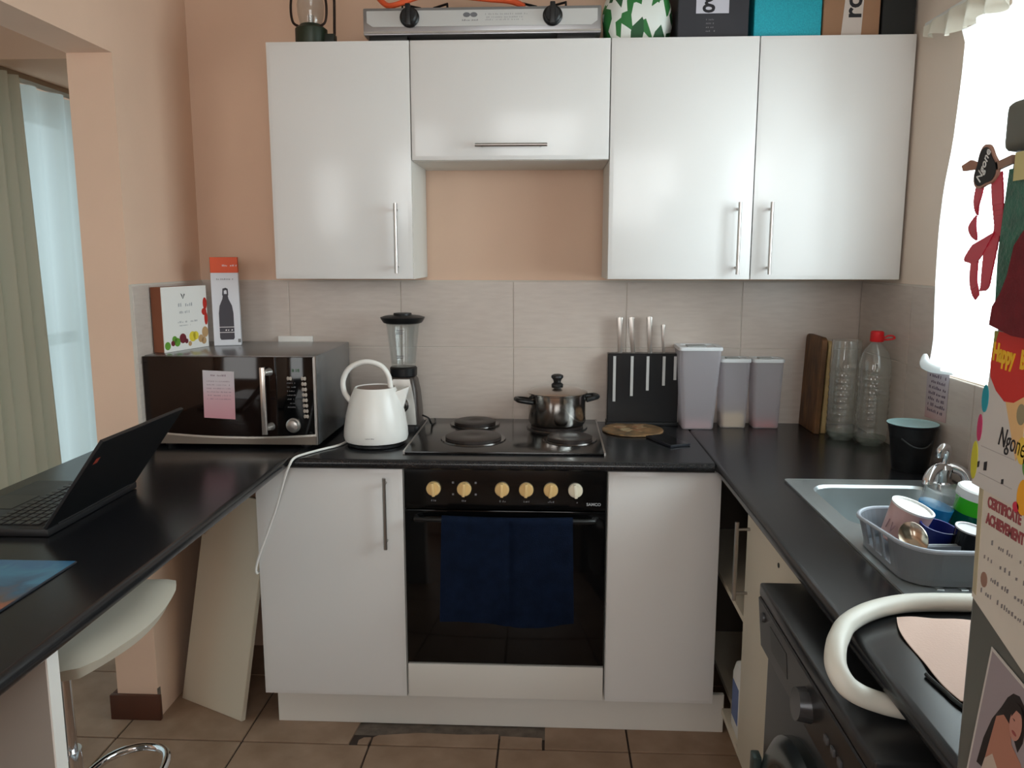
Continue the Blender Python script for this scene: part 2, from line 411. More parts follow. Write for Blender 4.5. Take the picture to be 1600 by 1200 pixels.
def wall_unit(x0, x1, z0, label, doors, handles):
    t = thing('wall_cabinet', label, 'cabinet', ((x0 + x1) / 2, YB, z0), 0, 'white wall cabinets over the cooker')
    carcass(x0 + 0.001, x1 - 0.001, YU + 0.020, YB - (0.0105 if z0 < 1.5 else 0.002), z0, ZU1, shelf=z0 < 1.6).build('carcass', CARC, t)
    for (a, b_), h in zip(doors, handles):
        d = door_mesh(a + 0.0018, b_ - 0.0018, z0 + 0.001, ZU1 - 0.001, YU).build('door', DOORW, t)
        bar_handle(h[0], h[1], (0, -0.026, 0), d)
    return t
HY = YU - 0.026
wall_unit(-0.885, -0.437, ZU0, 'white wall cabinet at the left end, single door, gas stove corner on top', [(-0.885, -0.437)], [((-0.487, HY, 1.655), (-0.487, HY, 1.438))])
wall_unit(-0.437, 0.178, 1.787, 'short white wall cabinet over the hob with lift-up flap', [(-0.437, 0.178)], [((-0.235, HY, 1.829), (-0.014, HY, 1.829))])
wall_unit(0.178, 1.083, ZU0, 'wide white double-door wall cabinet beside the window', [(0.178, 0.623), (0.623, 1.083)], [((0.577, HY, 1.655), (0.577, HY, 1.436)), ((0.674, HY, 1.655), (0.674, HY, 1.436))])

YD = 2.33; ZD0, ZD1 = 0.132, 0.862
c = thing('base_cabinet', 'white base cabinet left of the oven with one tall door', 'cabinet', (-0.66, YB, 0), 0, 'white base cabinets under the counter')
carcass(-0.885, -0.438, YD + 0.020, YB - 0.011, 0.13, 0.868).build('carcass', CARC, c)
d = door_mesh(-0.888, -0.439, ZD0, ZD1, YD).build('door', DOORW, c)
bar_handle((-0.489, YD - 0.027, 0.842), (-0.489, YD - 0.027, 0.622), (0, -0.027, 0), d)
c = thing('base_cabinet', 'white corner base cabinet right of the oven, plain door without handle', 'cabinet', (0.34, YB, 0), 0, 'white base cabinets under the counter')
carcass(0.174, 0.500, YD + 0.020, YB - 0.011, 0.13, 0.868).build('carcass', CARC, c)
door_mesh(0.176, 0.506, ZD0, ZD1, YD).build('door', DOORW, c)
pl = MB().box(-0.872, 0.555, 2.395, 2.411, 0, 0.128, 0.0015, 1)
tag(pl.build('plinth', CARC), 'long white kickboard under the base cabinets and oven', 'kickboard')
# right run: open corner unit (door gone) then a narrow door with a bar handle
c = thing('open_cabinet', 'cream open base cabinet without a door, shelves under the right counter', 'cabinet', (0.8, 2.49, 0), 0, 'white base cabinets under the counter')
x0, x1, y0, y1 = 0.535, 1.078, 2.103, 2.875
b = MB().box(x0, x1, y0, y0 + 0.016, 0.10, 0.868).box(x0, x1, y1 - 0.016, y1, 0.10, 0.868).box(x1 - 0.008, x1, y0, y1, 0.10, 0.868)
b.build('carcass', mat('cabinet_inside_painted_shade', (74, 64, 55), 0.7), c)  # boards coloured dark, the shade of the deep corner is in the colour
MB().box(x0, x1 - 0.008, y0 + 0.016, 2.335, 0.10, 0.118).box(0.575, x1 - 0.008, 2.335, y1 - 0.016, 0.10, 0.118).build('shelf', BEIGE, c)
MB().box(x0, x1 - 0.008, y0 + 0.016, y1 - 0.016, 0.497, 0.513).build('shelf', BEIGE, c)
MB().box(0.575, 0.59, 2.103, 2.392, 0, 0.10).build('kickboard', BEIGE, c)
c = thing('sink_cabinet', 'cream sink cabinet door with long bar handle beside the washing machine', 'cabinet', (0.8, 1.83, 0), 0, 'white base cabinets under the counter')
MB().box(0.545, 0.561, 1.64, 2.10, 0.10, 0.70).box(0.545, 1.078, 1.64, 1.656, 0.10, 0.868).box(0.561, 1.078, 1.656, 2.10, 0.10, 0.116).box(0.575, 0.59, 1.64, 2.10, 0, 0.10).build('carcass', BEIGE, c)
d = MB().box(0.528, 0.544, 1.64, 2.10, 0.118, 0.862, 0.002).build('door', BEIGE, c)
bar_handle((0.494, 2.072, 0.802), (0.494, 2.072, 0.585), (-0.034, 0, 0), d)
MB().cyl((0.528, 1.80, 0.79), (0.5265, 1.80, 0.79), 0.006, n=12).build('screw_hole', MATBLK, d)

# ---- worktops: slab with rounded front edge
def nosed(y_front, y_back, x0, x1, axis='x', sign=1, z0=0.87, z1=0.90, r=0.014):
    """slab whose front edge is rounded; axis = running direction"""
    prof = [(y_back, z0), (y_back, z1)]
    for k in range(7):
        a = R(90 - k * 90 / 6); prof.append((y_front + sign * (r - r * math.cos(a)), z1 - r + r * math.sin(a)))
    for k in range(1, 7):
        a = R(-k * 90 / 6); prof.append((y_front + sign * (r - r * math.cos(a)), z0 + r + r * math.sin(a)))
    if axis == 'x': return [(x0, y, z) for y, z in prof], (x1 - x0, 0, 0)
    return [(y, x0, z) for y, z in prof], (0, x1 - x0, 0)
p, v = nosed(2.295, YB - 0.011, -0.7715, 0.4775, 'x', 1)
wt = MB().prism(p, v)
tag(wt.build('worktop', GRANITE, smooth=50), 'black speckled worktop along the back wall carrying the hob', 'worktop', 'black speckled worktops')
b = MB()
p, v = nosed(-0.772, -1.254, 2.39, YB - 0.011, 'y', -1); b.prism(p, v)
p, v = nosed(-0.772, -1.405, 0.45, 2.39, 'y', -1); b.prism(p, v)
tag(b.build('worktop', GRANITE, smooth=50), 'black worktop of the left peninsula carrying the laptop and microwave', 'worktop', 'black speckled worktops')
SX0, SX1, SY0, SY1 = 0.625, 1.055, 1.36, 2.13      # sink rim
b = MB()
p, v = nosed(0.478, 0.66, 0.86, YB - 0.011, 'y', 1); b.prism(p, v)
b.box(0.66, 1.079, 0.86, SY0 + 0.02, 0.87, 0.90).box(0.66, 1.079, SY1 - 0.02, YB - 0.011, 0.87, 0.90).box(1.04, 1.079, SY0 + 0.02, SY1 - 0.02, 0.87, 0.90)
tag(b.build('worktop', GRANITE, smooth=50), 'black worktop under the window with the sink let into it', 'worktop', 'black speckled worktops')
# end panel carrying the peninsula
b = MB().box(-1.38, -0.793, 1.160, 1.188, 0, 0.868)
pn = b.build('support_panel', mat('grey_panel', (150, 143, 136), 0.6))
tag(pn, 'grey support panel with white edge under the left peninsula', 'panel')
MB().box(-0.793, -0.790, 1.1595, 1.1885, 0, 0.868).build('edge_band', WHITEPL, pn)

# ---- sink
def rrect(x0, x1, y0, y1, r, n=6):
    pts = []
    for cx, cy, a0 in ((x1 - r, y1 - r, 0), (x0 + r, y1 - r, 90), (x0 + r, y0 + r, 180), (x1 - r, y0 + r, 270)):
        for k in range(n + 1): a = R(a0 + 90 * k / n); pts.append((cx + r * math.cos(a), cy + r * math.sin(a)))
    return pts
sk = thing('sink', 'stainless steel kitchen sink with drainer set in the right worktop', 'sink', (0.84, 1.75, 0.9))
def rings(b, loops):
    v = []; f = []; n = len(loops[0])
    for L in loops: v += L
    for j in range(len(loops) - 1):
        for i in range(n): f.append((j * n + i, j * n + (i + 1) % n, (j + 1) * n + (i + 1) % n, (j + 1) * n + i))
    b._geo(v, f); return f
def L3(pts, z): return [(x, y, z) for x, y in pts]
b = MB(); BW = (0.668, 0.99, 1.74, 2.085)
out = rrect(SX0, SX1, SY0, SY1, 0.012); out2 = rrect(SX0 + 0.012, SX1 - 0.012, SY0 + 0.012, SY1 - 0.012, 0.01)
rings(b, [L3(out, 0.9004), L3(out, 0.905), L3(out2, 0.904)])
# flat deck around bowl: strips
x0, x1, y0, y1 = BW
b.box(SX0 + 0.011, x0 + 0.002, y0, SY1 - 0.011, 0.9015, 0.9035).box(x1 - 0.002, SX1 - 0.011, y0, SY1 - 0.011, 0.9015, 0.9035)
b.box(x0, x1, y1 - 0.002, SY1 - 0.011, 0.9015, 0.9035).box(SX0 + 0.011, SX1 - 0.011, SY0 + 0.011, y0 + 0.002, 0.9015, 0.9035)
b.build('deck', SSTEEL, sk)
b = MB()
big = rrect(x0 - 0.004, x1 + 0.004, y0 - 0.004, y1 + 0.004, 0.066)
sq = []
for (px, py) in big:    # square the outer loop so that the corners close against the deck
    sq.append((x0 - 0.004 if px < (x0 + x1) / 2 else x1 + 0.004, py) if False else (px, py))
corner = rrect(x0 - 0.004, x1 + 0.004, y0 - 0.004, y1 + 0.004, 0.0005)
rings(b, [L3(corner, 0.9038), L3(rrect(x0 + 0.004, x1 - 0.004, y0 + 0.004, y1 - 0.004, 0.06), 0.9036), L3(rrect(x0 + 0.010, x1 - 0.010, y0 + 0.010, y1 - 0.010, 0.056), 0.897),
          L3(rrect(x0 + 0.018, x1 - 0.018, y0 + 0.018, y1 - 0.018, 0.054), 0.775), L3(rrect(x0 + 0.04, x1 - 0.04, y0 + 0.04, y1 - 0.04, 0.05), 0.752), L3(rrect(x0 + 0.12, x1 - 0.12, y0 + 0.12, y1 - 0.12, 0.03), 0.748)])
b.box(x0 + 0.11, x1 - 0.11, y0 + 0.11, y1 - 0.11, 0.7470, 0.7478)
b.build('bowl', SSTEEL, sk)
b = MB().lathe([(0.004, 0.7475), (0.036, 0.7475), (0.04, 0.7505), (0.03, 0.7515), (0.004, 0.7495)], ((x0 + x1) / 2, (y0 + y1) / 2, 0), 24)
b.build('waste', CHROME, sk)
b = MB()
for k in range(8):
    xx = 0.69 + k * 0.042; b.box(xx, xx + 0.014, 1.40, 1.70, 0.9034, 0.9052, 0.0009, 1)
b.build('drainer_ridges', SSTEEL, sk)
# ---- tap
t = thing('mixer_tap', 'chrome mixer tap with loop lever at the back of the sink', 'tap', (1.025, 2.085, 0.9036))
TX, TY = 1.022, 2.095
MB().lathe([(0.027, 0), (0.027, 0.006), (0.022, 0.010), (0.021, 0.030), (0.024, 0.044), (0.018, 0.054), (0.001, 0.056)], (TX, TY, 0.9036), 24).build('body', CHROME, t)
MB().tube([(TX + 0.006, TY, 0.946), (TX - 0.014, TY - 0.008, 0.952), (TX - 0.036, TY - 0.020, 0.944), (TX - 0.050, TY - 0.030, 0.926), (TX - 0.053, TY - 0.034, 0.912)], 0.0135, 14).build('spout', CHROME, t)
MB().tube([(TX - 0.004, TY, 0.946), (TX + 0.020, TY - 0.004, 0.950), (TX + 0.042, TY - 0.016, 0.942), (TX + 0.052, TY - 0.026, 0.922)], 0.013, 14).build('inlet', CHROME, t)
MB().tube([(TX + 0.002, TY, 0.955), (TX + 0.006, TY, 0.980), (TX + 0.004, TY - 0.004, 1.000), (TX - 0.008, TY - 0.010, 1.006), (TX - 0.018, TY - 0.014, 0.996), (TX - 0.019, TY - 0.014, 0.980)], lambda q: 0.0085 + 0.003 * math.sin(q * 3.14), 12).build('lever', CHROME, t)

# ================================================================ OVEN, HOB
ov = thing('oven', 'built-in black electric oven with a row of gold knobs', 'oven', (-0.132, 2.6, 0.14))
MB().box(-0.434, 0.170, 2.355, 2.88, 0.246, 0.868).build('body', MATBLK, ov)
cp = MB().box(-0.434, 0.170, 2.333, 2.355, 0.742, 0.866, 0.003).build('control_panel', ENAMEL, ov)
od = MB().box(-0.434, 0.170, 2.333, 2.355, 0.248, 0.738, 0.003).build('door', BLACKGL, ov)
hb = MB().tube([(-0.40, 2.335, 0.715), (-0.395, 2.300, 0.720), (-0.37, 2.290, 0.722), (0.105, 2.290, 0.722), (0.13, 2.300, 0.720), (0.135, 2.335, 0.715)], 0.008, 10, smooth=False)
hb.build('handle', BLACKPL, od)
KG = mat('gold_knob', (232, 198, 138), 0.3, 0.1); KC = mat('cream_knob', (236, 228, 206), 0.35)
for k, x in enumerate((-0.345, -0.253, -0.140, -0.068, 0.005, 0.078)):
    m = KC if k >= 5 else KG
    b = MB(); b.xf = Matrix.Translation((x, 2.333, 0.806)) @ Matrix.Rotation(R(90), 4, 'X')
    b.lathe([(0.0215, 0), (0.0215, 0.010), (0.019, 0.013), (0.001, 0.0135)], n=28); b.xf = None
    b.xf = Matrix.Translation((x, 2.320, 0.806)) @ Matrix.Rotation(R((-6, 4, 0, 3, 8, -5)[k]), 4, 'Y'); b.box(-0.0045, 0.0045, -0.012, 0, -0.020, 0.020, 0.002); b.xf = None
    kn = b.build('knob', m, ov)
    if m is KC: kn['label'] = 'pale cream knob at the right end'
FO = fr((0, 2.3328, 0), (1, 0, 0), (0, 0, 1))
b = MB()
for k, x in enumerate((-0.345, -0.253, -0.140, -0.068, 0.005, 0.078)):
    scrawl(b, FO, x - 0.008, x + 0.008, 0.765, 0.007, seed=k)
for dx in (-0.034, 0.034):
    for dz in (-0.018, 0.018): flat(b, FO, rect(-0.253 + dx - 0.003, -0.253 + dx + 0.003, 0.806 + dz - 0.003, 0.806 + dz + 0.003))
b.build('panel_marks', INK, ov)['kind'] = 'stuff'
letters('brand_lettering', 'SAMCO', FO, 0.0125, mat('silver_print', (170, 170, 172), 0.5), ov, 0.111, 0.758, bold=0.0003)
dw = MB().box(-0.4335, 0.1695, 2.331, 2.349, 0.134, 0.243, 0.003)
dw.box(-0.43, 0.166, 2.349, 2.88, 0.138, 0.154)
dw.build('filler_drawer', CARC, ov)

hob = thing('hob', 'black electric hob with four solid plates beside the stockpot', 'hob', (-0.137, 2.63, 0.9))
b = MB().box(-0.440, 0.166, 2.372, 2.885, 0.9002, 0.9085, 0.003)
b.build('top', ENAMEL, hob)
for xa in (-0.4435, 0.1635): MB().box(xa, xa + 0.006, 2.371, 2.886, 0.9001, 0.9095, 0.001).build('side_trim', STEEL, hob)
for x, y, r in ((-0.245, 2.545, 0.090), (-0.262, 2.785, 0.0725), (0.065, 2.55, 0.0725), (0.025, 2.745, 0.09)):
    b = MB().lathe([(r + 0.015, 0.9085), (r + 0.013, 0.9125), (r + 0.002, 0.9125)], (x, y, 0), 40)
    ring = b.build('spill_ring', mat('dark_ring', (84, 80, 78), 0.18, 0.9), hob)
    b = MB().lathe([(r, 0.9087), (r, 0.920), (r - 0.004, 0.922), (0.026, 0.922), (0.022, 0.9205), (0.001, 0.9205)], (x, y, 0), 40)
    b.build('hotplate', IRON, hob)

# ================================================================ THINGS ON THE BACK WORKTOP
# stockpot with lid
PX, PY = 0.025, 2.742
t = thing('stockpot', 'stainless stockpot with black handles on the rear right plate', 'pot', (PX, PY, 0.9222))
b = MB().lathe([(0.080, 0), (0.094, 0.004), (0.098, 0.012), (0.098, 0.104), (0.1015, 0.106), (0.1015, 0.109), (0.0955, 0.109), (0.0955, 0.012), (0.001, 0.006)], (PX, PY, 0.9224), 48)
b.build('body', mat('pot_steel', (196, 190, 184), 0.16, 1.0), t)
for s in (-1, 1):
    a = R(18); ux, uy = math.cos(a) * s, math.sin(a) * s; px, py = -uy, ux
    def P(o, w, z): return (PX + ux * o + px * w, PY + uy * o + py * w, z)
    MB().tube([P(0.096, 0.030, 1.005), P(0.118, 0.029, 1.009), P(0.140, 0.018, 1.012), P(0.143, 0, 1.013), P(0.140, -0.018, 1.012), P(0.118, -0.029, 1.009), P(0.096, -0.030, 1.005)], 0.0085, 10).build('handle', BLACKPL, t)
lid = thing('pot_lid', 'domed steel lid with black knob sitting on the stockpot', 'lid', (PX, PY, 1.032))
MB().lathe([(0.1035, 1.0318), (0.1040, 1.034), (0.095, 1.039), (0.06, 1.049), (0.02, 1.053), (0.001, 1.0535)], (PX, PY, 0), 48).build('dome', mat('lid_steel', (190, 182, 176), 0.22, 1.0), lid)
MB().lathe([(0.013, 1.052), (0.020, 1.054), (0.020, 1.060), (0.012, 1.066), (0.014, 1.074), (0.021, 1.083), (0.020, 1.090), (0.012, 1.094), (0.001, 1.0945)], (PX, PY, 0), 24).build('knob', BLACKPL, lid)

# round trivet
t = tag(MB().lathe([(0.100, 0), (0.104, 0.002), (0.104, 0.006), (0.102, 0.0075), (0.001, 0.0078)], (0.284, 2.735, 0.9002), 40).build('trivet', mat('printed_trivet', (158, 122, 84), 0.4, rgb2=(84, 70, 52), vscale=28)), 'round trivet with an autumn fruit print in front of the knife block', 'trivet')
b = MB()
for k in range(12):
    rr = random.uniform(0.02, 0.075); a = random.uniform(0, 6.28); q = random.uniform(0.010, 0.022)
    b.lathe([(q, 0), (q, 0.0004), (0.0005, 0.0005)], (0.284 + rr * math.cos(a), 2.735 + rr * math.sin(a), 0.908), 12, fn=lambda t_, z: 1 + 0.25 * math.sin(3 * t_))
b.build('fruit_print', mat('fruit_print', (150, 80, 46), 0.4, rgb2=(186, 176, 140), vscale=40), t)
# phone
t = thing('phone', 'dark phone lying on the worktop beside the round trivet', 'phone', (0.380, 2.572, 0.9002), R(24))
MB().box(-0.037, 0.037, -0.076, 0.076, 0, 0.0085, 0.0035).build('case', mat('phone_case', (26, 28, 36), 0.3), t)
MB().box(-0.0335, 0.0335, -0.0725, 0.0725, 0.0082, 0.0089).build('screen', BLACKGL, t)

# knife block
t = thing('knife_block', 'black flat knife block with steel-handled knives against the tiles', 'knife block', (0.33, 2.85, 0.9))
kx0, kx1 = 0.203, 0.450
SL = ((0.226, 0.158), (0.287, 0.138), (0.342, 0.118), (0.398, 0.100), (0.437, 0.080))
b = MB().box(kx0, kx1, 2.832, 2.876, 0.9002, 1.155, 0.002, 1)
b.build('body', mat('knife_block_black', (13, 13, 16), 0.3), t)
b = MB().box(kx0 - 0.002, kx1 + 0.002, 2.822, 2.886, 0.9001, 0.912, 0.002).build('foot', MATBLK, t)
for x, ln in SL:
    MB().box(x - 0.0048, x + 0.0048, 2.8305, 2.834, 1.143 - ln, 1.146).build('slot_window', mat('slot_steel', (196, 196, 194), 0.4, 0.3), t)
for k, (x, xt, top) in enumerate(((0.246, 0.243, 1.283), (0.292, 0.283, 1.283), (0.350, 0.346, 1.285), (0.399, 0.394, 1.258))):
    kn = thing('knife', ('kitchen knife with broad steel handle, leftmost in the knife block', 'kitchen knife with steel handle, second from left in the knife block',
                         'kitchen knife with tall straight steel handle, third in the knife block', 'small knife with short thin steel handle at the right of the block')[k], 'knife', (x, 2.854, 1.155), 0, 'steel-handled knives in the block')
    w = 0.0085 if k < 3 else 0.0055
    b = MB().prism([(x - w * 0.8, 2.848, 1.1556), (x + w * 0.8, 2.848, 1.1556), (xt + w * 0.75, 2.846, (1.16 + top) / 2), (xt + w * 1.2, 2.844, top - 0.004), (xt, 2.843, top), (xt - w * 1.2, 2.844, top - 0.004), (xt - w * 0.75, 2.846, (1.16 + top) / 2)], (0, 0.014, 0), 0.002)
    b.build('handle', mat('knife_steel', (198, 192, 186), 0.32, 0.9), kn)
    MB().box(x - w * 0.8, x + w * 0.8, 2.852, 2.8555, 1.148, 1.1556).build('bolster', STEEL, kn)

# storage containers
def canister(x0, x1, y0, y1, h, label, taper, fill, fill_label, fill_h):
    cx, cy = (x0 + x1) / 2, (y0 + y1) / 2; hw, hd = (x1 - x0) / 2, (y1 - y0) / 2
    t = thing('storage_canister', label, 'container', (cx, cy, 0.9), 0, 'frosted storage canisters beside the knife block')
    b = MB(); k = taper
    def lp(s, z): return L3(rrect(cx - hw * s, cx + hw * s, cy - hd * s, cy + hd * s, 0.014), z)
    rings(b, [lp(0.02, 0.9003), lp(k - 0.04, 0.9003), lp(k, 0.906), lp(1, 0.9 + h - 0.012), lp(0.965, 0.9 + h - 0.012), lp(k - 0.06, 0.9035), lp(0.02, 0.9035)])
    b.build('body', FROST, t)
    b = MB()
    rings(b, [lp(0.02, 0.9 + h - 0.0118), lp(1.05, 0.9 + h - 0.0118), lp(1.06, 0.9 + h - 0.006), lp(1.04, 0.9 + h), lp(0.80, 0.9 + h), lp(0.78, 0.9 + h - 0.003), lp(0.02, 0.9 + h - 0.003)])
    l = b.build('lid', mat('white_lid', (222, 224, 226), 0.35), t)
    MB().box(cx - hw * 0.55, cx + hw * 0.35, cy - hd * 0.4, cy + hd * 0.4, 0.9 + h - 0.0035, 0.9 + h + 0.0015, 0.001).build('flap', mat('lid_flap', (150, 152, 150), 0.4), l)
    b = MB(); q = k - 0.10
    f = lambda z: k + (1 - k) * (z - 0.9) / h - 0.085
    rings(b, [lp(0.02, 0.904), lp(f(0.904), 0.904), lp(f(0.9 + fill_h), 0.9 + fill_h * 0.9), lp(f(0.9 + fill_h) * 0.5, 0.9 + fill_h), lp(0.02, 0.9 + fill_h * 0.94)])
    o = b.build('dry_food', fill); tag(o, fill_label, 'dry food', kind='stuff')
PINK = mat('pink_powder', (196, 134, 128), 0.9, var=0.15, vscale=120)
canister(0.440, 0.582, 2.752, 2.878, 0.287, 'tall frosted canister with white lid, largest of the three', 0.76, mat('pale_pink_sugar', (198, 160, 158), 0.9, var=0.1, vscale=120), 'pale pink powder at the bottom of the tall canister', 0.030)
canister(0.588, 0.689, 2.790, 2.876, 0.243, 'shorter frosted canister, middle one of the three, with cream contents', 0.86, mat('cream_oats', (226, 206, 158), 0.9, var=0.2, vscale=150), 'cream oats filling the bottom of the middle canister', 0.058)
canister(0.699, 0.802, 2.790, 2.876, 0.243, 'shorter frosted canister, right one of the three, with red contents', 0.86, mat('red_powder', (206, 92, 92), 0.9, var=0.15, vscale=120), 'reddish powder at the bottom of the right canister', 0.026)

# chopping boards in the corner
def board(xa, y0, y1, h, t_, m, label, tilt):
    b = MB(); pts = [(y0 + 0.0, 0.0), (y1, 0.0)] + [(y1 - 0.02 + 0.02 * math.cos(R(a)), h - 0.02 + 0.02 * math.sin(R(a))) for a in (0, 30, 60, 90)] + [(y0 + 0.02 + 0.02 * math.cos(R(a)), h - 0.02 + 0.02 * math.sin(R(a))) for a in (90, 120, 150, 180)]
    b.xf = Matrix.Translation((xa, 0, 0.9005)) @ Matrix.Rotation(R(tilt), 4, 'Y')
    b.prism([(0, y, z) for y, z in pts], (t_, 0, 0), 0.002, 1)
    tag(b.build('chopping_board', m), label, 'chopping board', 'wooden boards in the corner')
board(0.888, 2.712, 2.885, 0.325, 0.018, mat('dark_aged_wood', (120, 80, 44), 0.6, rgb2=(62, 40, 24), vscale=9, stretch=(1, 5, 1.2)), 'dark weathered wooden board standing on edge in the corner', 2.0)
board(0.913, 2.722, 2.885, 0.312, 0.016, mat('pale_wood', (186, 160, 112), 0.6, rgb2=(150, 116, 74), vscale=9, stretch=(1, 5, 1.2)), 'pale wooden board standing behind the dark board', 2.0)

# water bottles
def bottle(x, y, label, neck):
    t = thing('water_bottle', label, 'bottle', (x, y, 0.9), 0, 'clear plastic water bottles in the corner')
    pr = [(0.004, 0.012), (0.022, 0.004), (0.036, 0.0), (0.047, 0.012), (0.049, 0.032)]
    z = 0.045
    while z < 0.215:
        pr += [(0.049, z), (0.0468, z + 0.009), (0.049, z + 0.018)]; z += 0.021
    pr += [(0.049, 0.245), (0.046, 0.268), (0.036, 0.297), (0.020, 0.318)]
    if neck: pr += [(0.0145, 0.325), (0.0145, 0.347)]
    else: pr[-3:] = [(0.047, 0.27), (0.046, 0.31), (0.0455, 0.324)]
    def fn(a, z_): return 1 + (0.05 * math.cos(5 * a) if z_ < 0.03 else 0.012 * math.cos(8 * a) if z_ < 0.24 else 0)
    b = MB().lathe([(r, zz) for r, zz in pr], (x, y, 0.9003), 40, fn=fn)
    if not neck:
        bmesh.ops.delete(b.bm, geom=[f for f in b.bm.faces if len(f.verts) > 8 and f.calc_center_median().z > 1.1], context='FACES')
    b.build('body', PET, t)
    MB().lathe([(0.002, 0.013), (0.021, 0.006), (0.035, 0.003), (0.045, 0.013), (0.0465, 0.026), (0.002, 0.026)], (x, y, 0.9003), 30).build('water', sheet('water', (215, 228, 218), 0.90, 0.3, 1.0, 0.03), t)
    return t
bottle(0.958, 2.655, 'clear ribbed plastic bottle without a cap beside the wooden boards', False)
t = bottle(1.020, 2.575, 'clear ribbed plastic bottle with a red cap', True)
cap = MB().lathe([(0.0195, 1.228), (0.0205, 1.231), (0.0195, 1.258), (0.016, 1.261), (0.001, 1.262)], (1.020, 2.575, 0), 24).build('cap', RED, t)
MB().tube([(1.036, 2.570, 1.236), (1.048, 2.566, 1.246), (1.062, 2.562, 1.247), (1.068, 2.561, 1.240), (1.058, 2.563, 1.236), (1.040, 2.568, 1.234)], 0.003, 8, closed=True).build('carry_ring', RED, t)

# black bucket planter
t = thing('bucket', 'black metal bucket with pale blue inside, behind the sink', 'bucket', (1.012, 2.265, 0.9), 0)
BX, BY = 1.010, 2.262
b = MB().lathe([(0.002, 0.004), (0.044, 0.004), (0.046, 0.0), (0.047, 0.004), (0.0565, 0.088), (0.0575, 0.090), (0.0575, 0.097), (0.058, 0.100), (0.0630, 0.126), (0.0665, 0.129), (0.066, 0.132), (0.063, 0.131), (0.055, 0.09), (0.046, 0.008), (0.002, 0.008)], (BX, BY, 0.9003), 40)
b.build('shell', mat('black_zinc', (44, 46, 49), 0.4, 0.5, var=0.35, vscale=25), t)
MB().lathe([(0.0628, 0.1302), (0.067, 0.1325), (0.066, 0.1335), (0.0618, 0.131), (0.054, 0.09), (0.046, 0.012), (0.002, 0.011)], (BX, BY, 0.9003), 40).build('lining', mat('pale_blue_enamel', (168, 205, 208), 0.35), t)
MB().tube([(BX - 0.045, BY - 0.040, 0.996), (BX - 0.020, BY - 0.060, 0.978), (BX + 0.012, BY - 0.062, 0.976), (BX + 0.035, BY - 0.052, 0.994)], 0.0022, 8).build('wire_handle', mat('dark_wire', (70, 72, 74), 0.4, 0.7), t)
tag(MB().box(BX - 0.042, BX - 0.002, BY - 0.02, BY + 0.03, 0.915, 1.022, 0.008).build('sponge', mat('green_sponge', (24, 120, 96), 0.9, bump=0.5)), 'green sponge standing inside the black bucket', 'sponge')

# kettle
KX, KY = -0.552, 2.505
t = thing('kettle', 'white tapered electric kettle with a hoop handle', 'kettle', (KX, KY, 0.9))
MB().lathe([(0.084, 0), (0.090, 0.003), (0.090, 0.010), (0.001, 0.011)], (KX, KY, 0.9003), 40).build('power_base', BLACKPL, t)
pr = [(0.088, 0.012), (0.098, 0.016), (0.1015, 0.028), (0.1005, 0.05), (0.094, 0.095), (0.083, 0.138), (0.0715, 0.168), (0.065, 0.181), (0.0625, 0.184), (0.0605, 0.182), (0.058, 0.176)]
MB().lathe(pr + [(0.001, 0.174)], (KX, KY, 0.9003), 48).build('body', WHITEPL, t)
MB().lathe([(0.0585, 0.1768), (0.0575, 0.1815), (0.04, 0.1835), (0.001, 0.184)], (KX, KY, 0.9003), 36).build('lid', mat('kettle_lid', (120, 98, 88), 0.3, 0.3), t)
b = MB()
for k, (o, w, zt, zb) in enumerate(((0.060, 0.026, 0.170, 0.100), (0.118, 0.012, 0.176, 0.160))): pass
sp = [[(KX + 0.058, KY - 0.024, 1.068), (KX + 0.058, KY + 0.024, 1.068), (KX + 0.080, KY + 0.012, 0.985), (KX + 0.080, KY - 0.012, 0.985)],
      [(KX + 0.110, KY - 0.012, 1.088), (KX + 0.110, KY + 0.012, 1.088), (KX + 0.096, KY + 0.008, 1.040), (KX + 0.096, KY - 0.008, 1.040)]]
b._geo(sp[0] + sp[1], [(3, 2, 1, 0), (4, 5, 6, 7), (0, 1, 5, 4), (1, 2, 6, 5), (2, 3, 7, 6), (3, 0, 4, 7)], 0.006, 2)
b.build('spout', WHITEPL, t)
MB().tube([(KX - 0.078, KY, 1.035), (KX - 0.098, KY, 1.065), (KX - 0.101, KY, 1.105), (KX - 0.078, KY, 1.144), (KX - 0.030, KY, 1.163), (KX + 0.018, KY, 1.152), (KX + 0.043, KY, 1.120), (KX + 0.050, KY, 1.078)], lambda q: 0.0085, 12).build('handle', WHITEPL, t)
b = MB(); scrawl(b, fr((KX, KY - 0.1022, 0), (1, 0, 0), (0, 0, 1)), -0.012, 0.014, 0.936, 0.004, seed=3); b.build('brand_mark', INK, t)

# blender
QX, QY = -0.505, 2.752
t = thing('blender', 'countertop blender with clear jug and black lid behind the kettle', 'blender', (QX, QY, 0.9))
def sq_loop(w, d, z, r=0.02, cx=QX, cy=QY): return L3(rrect(cx - w, cx + w, cy - d, cy + d, r), z)
b = MB(); rings(b, [sq_loop(0.002, 0.002, 0.9003, 0.001), sq_loop(0.0605, 0.070, 0.9003), sq_loop(0.0605, 0.070, 0.918), sq_loop(0.058, 0.066, 0.924), sq_loop(0.002, 0.002, 0.925, 0.001)])
b.build('foot', BLACKPL, t)
b = MB(); rings(b, [sq_loop(0.002, 0.002, 0.9235, 0.001), sq_loop(0.0585, 0.064, 0.9235), sq_loop(0.0575, 0.060, 0.97), sq_loop(0.053, 0.052, 1.03), sq_loop(0.046, 0.044, 1.072), sq_loop(0.040, 0.040, 1.082), sq_loop(0.002, 0.002, 1.083, 0.001)])
b.build('motor_housing', mat('dark_housing', (70, 62, 58), 0.35, 0.3), t)
b = MB()
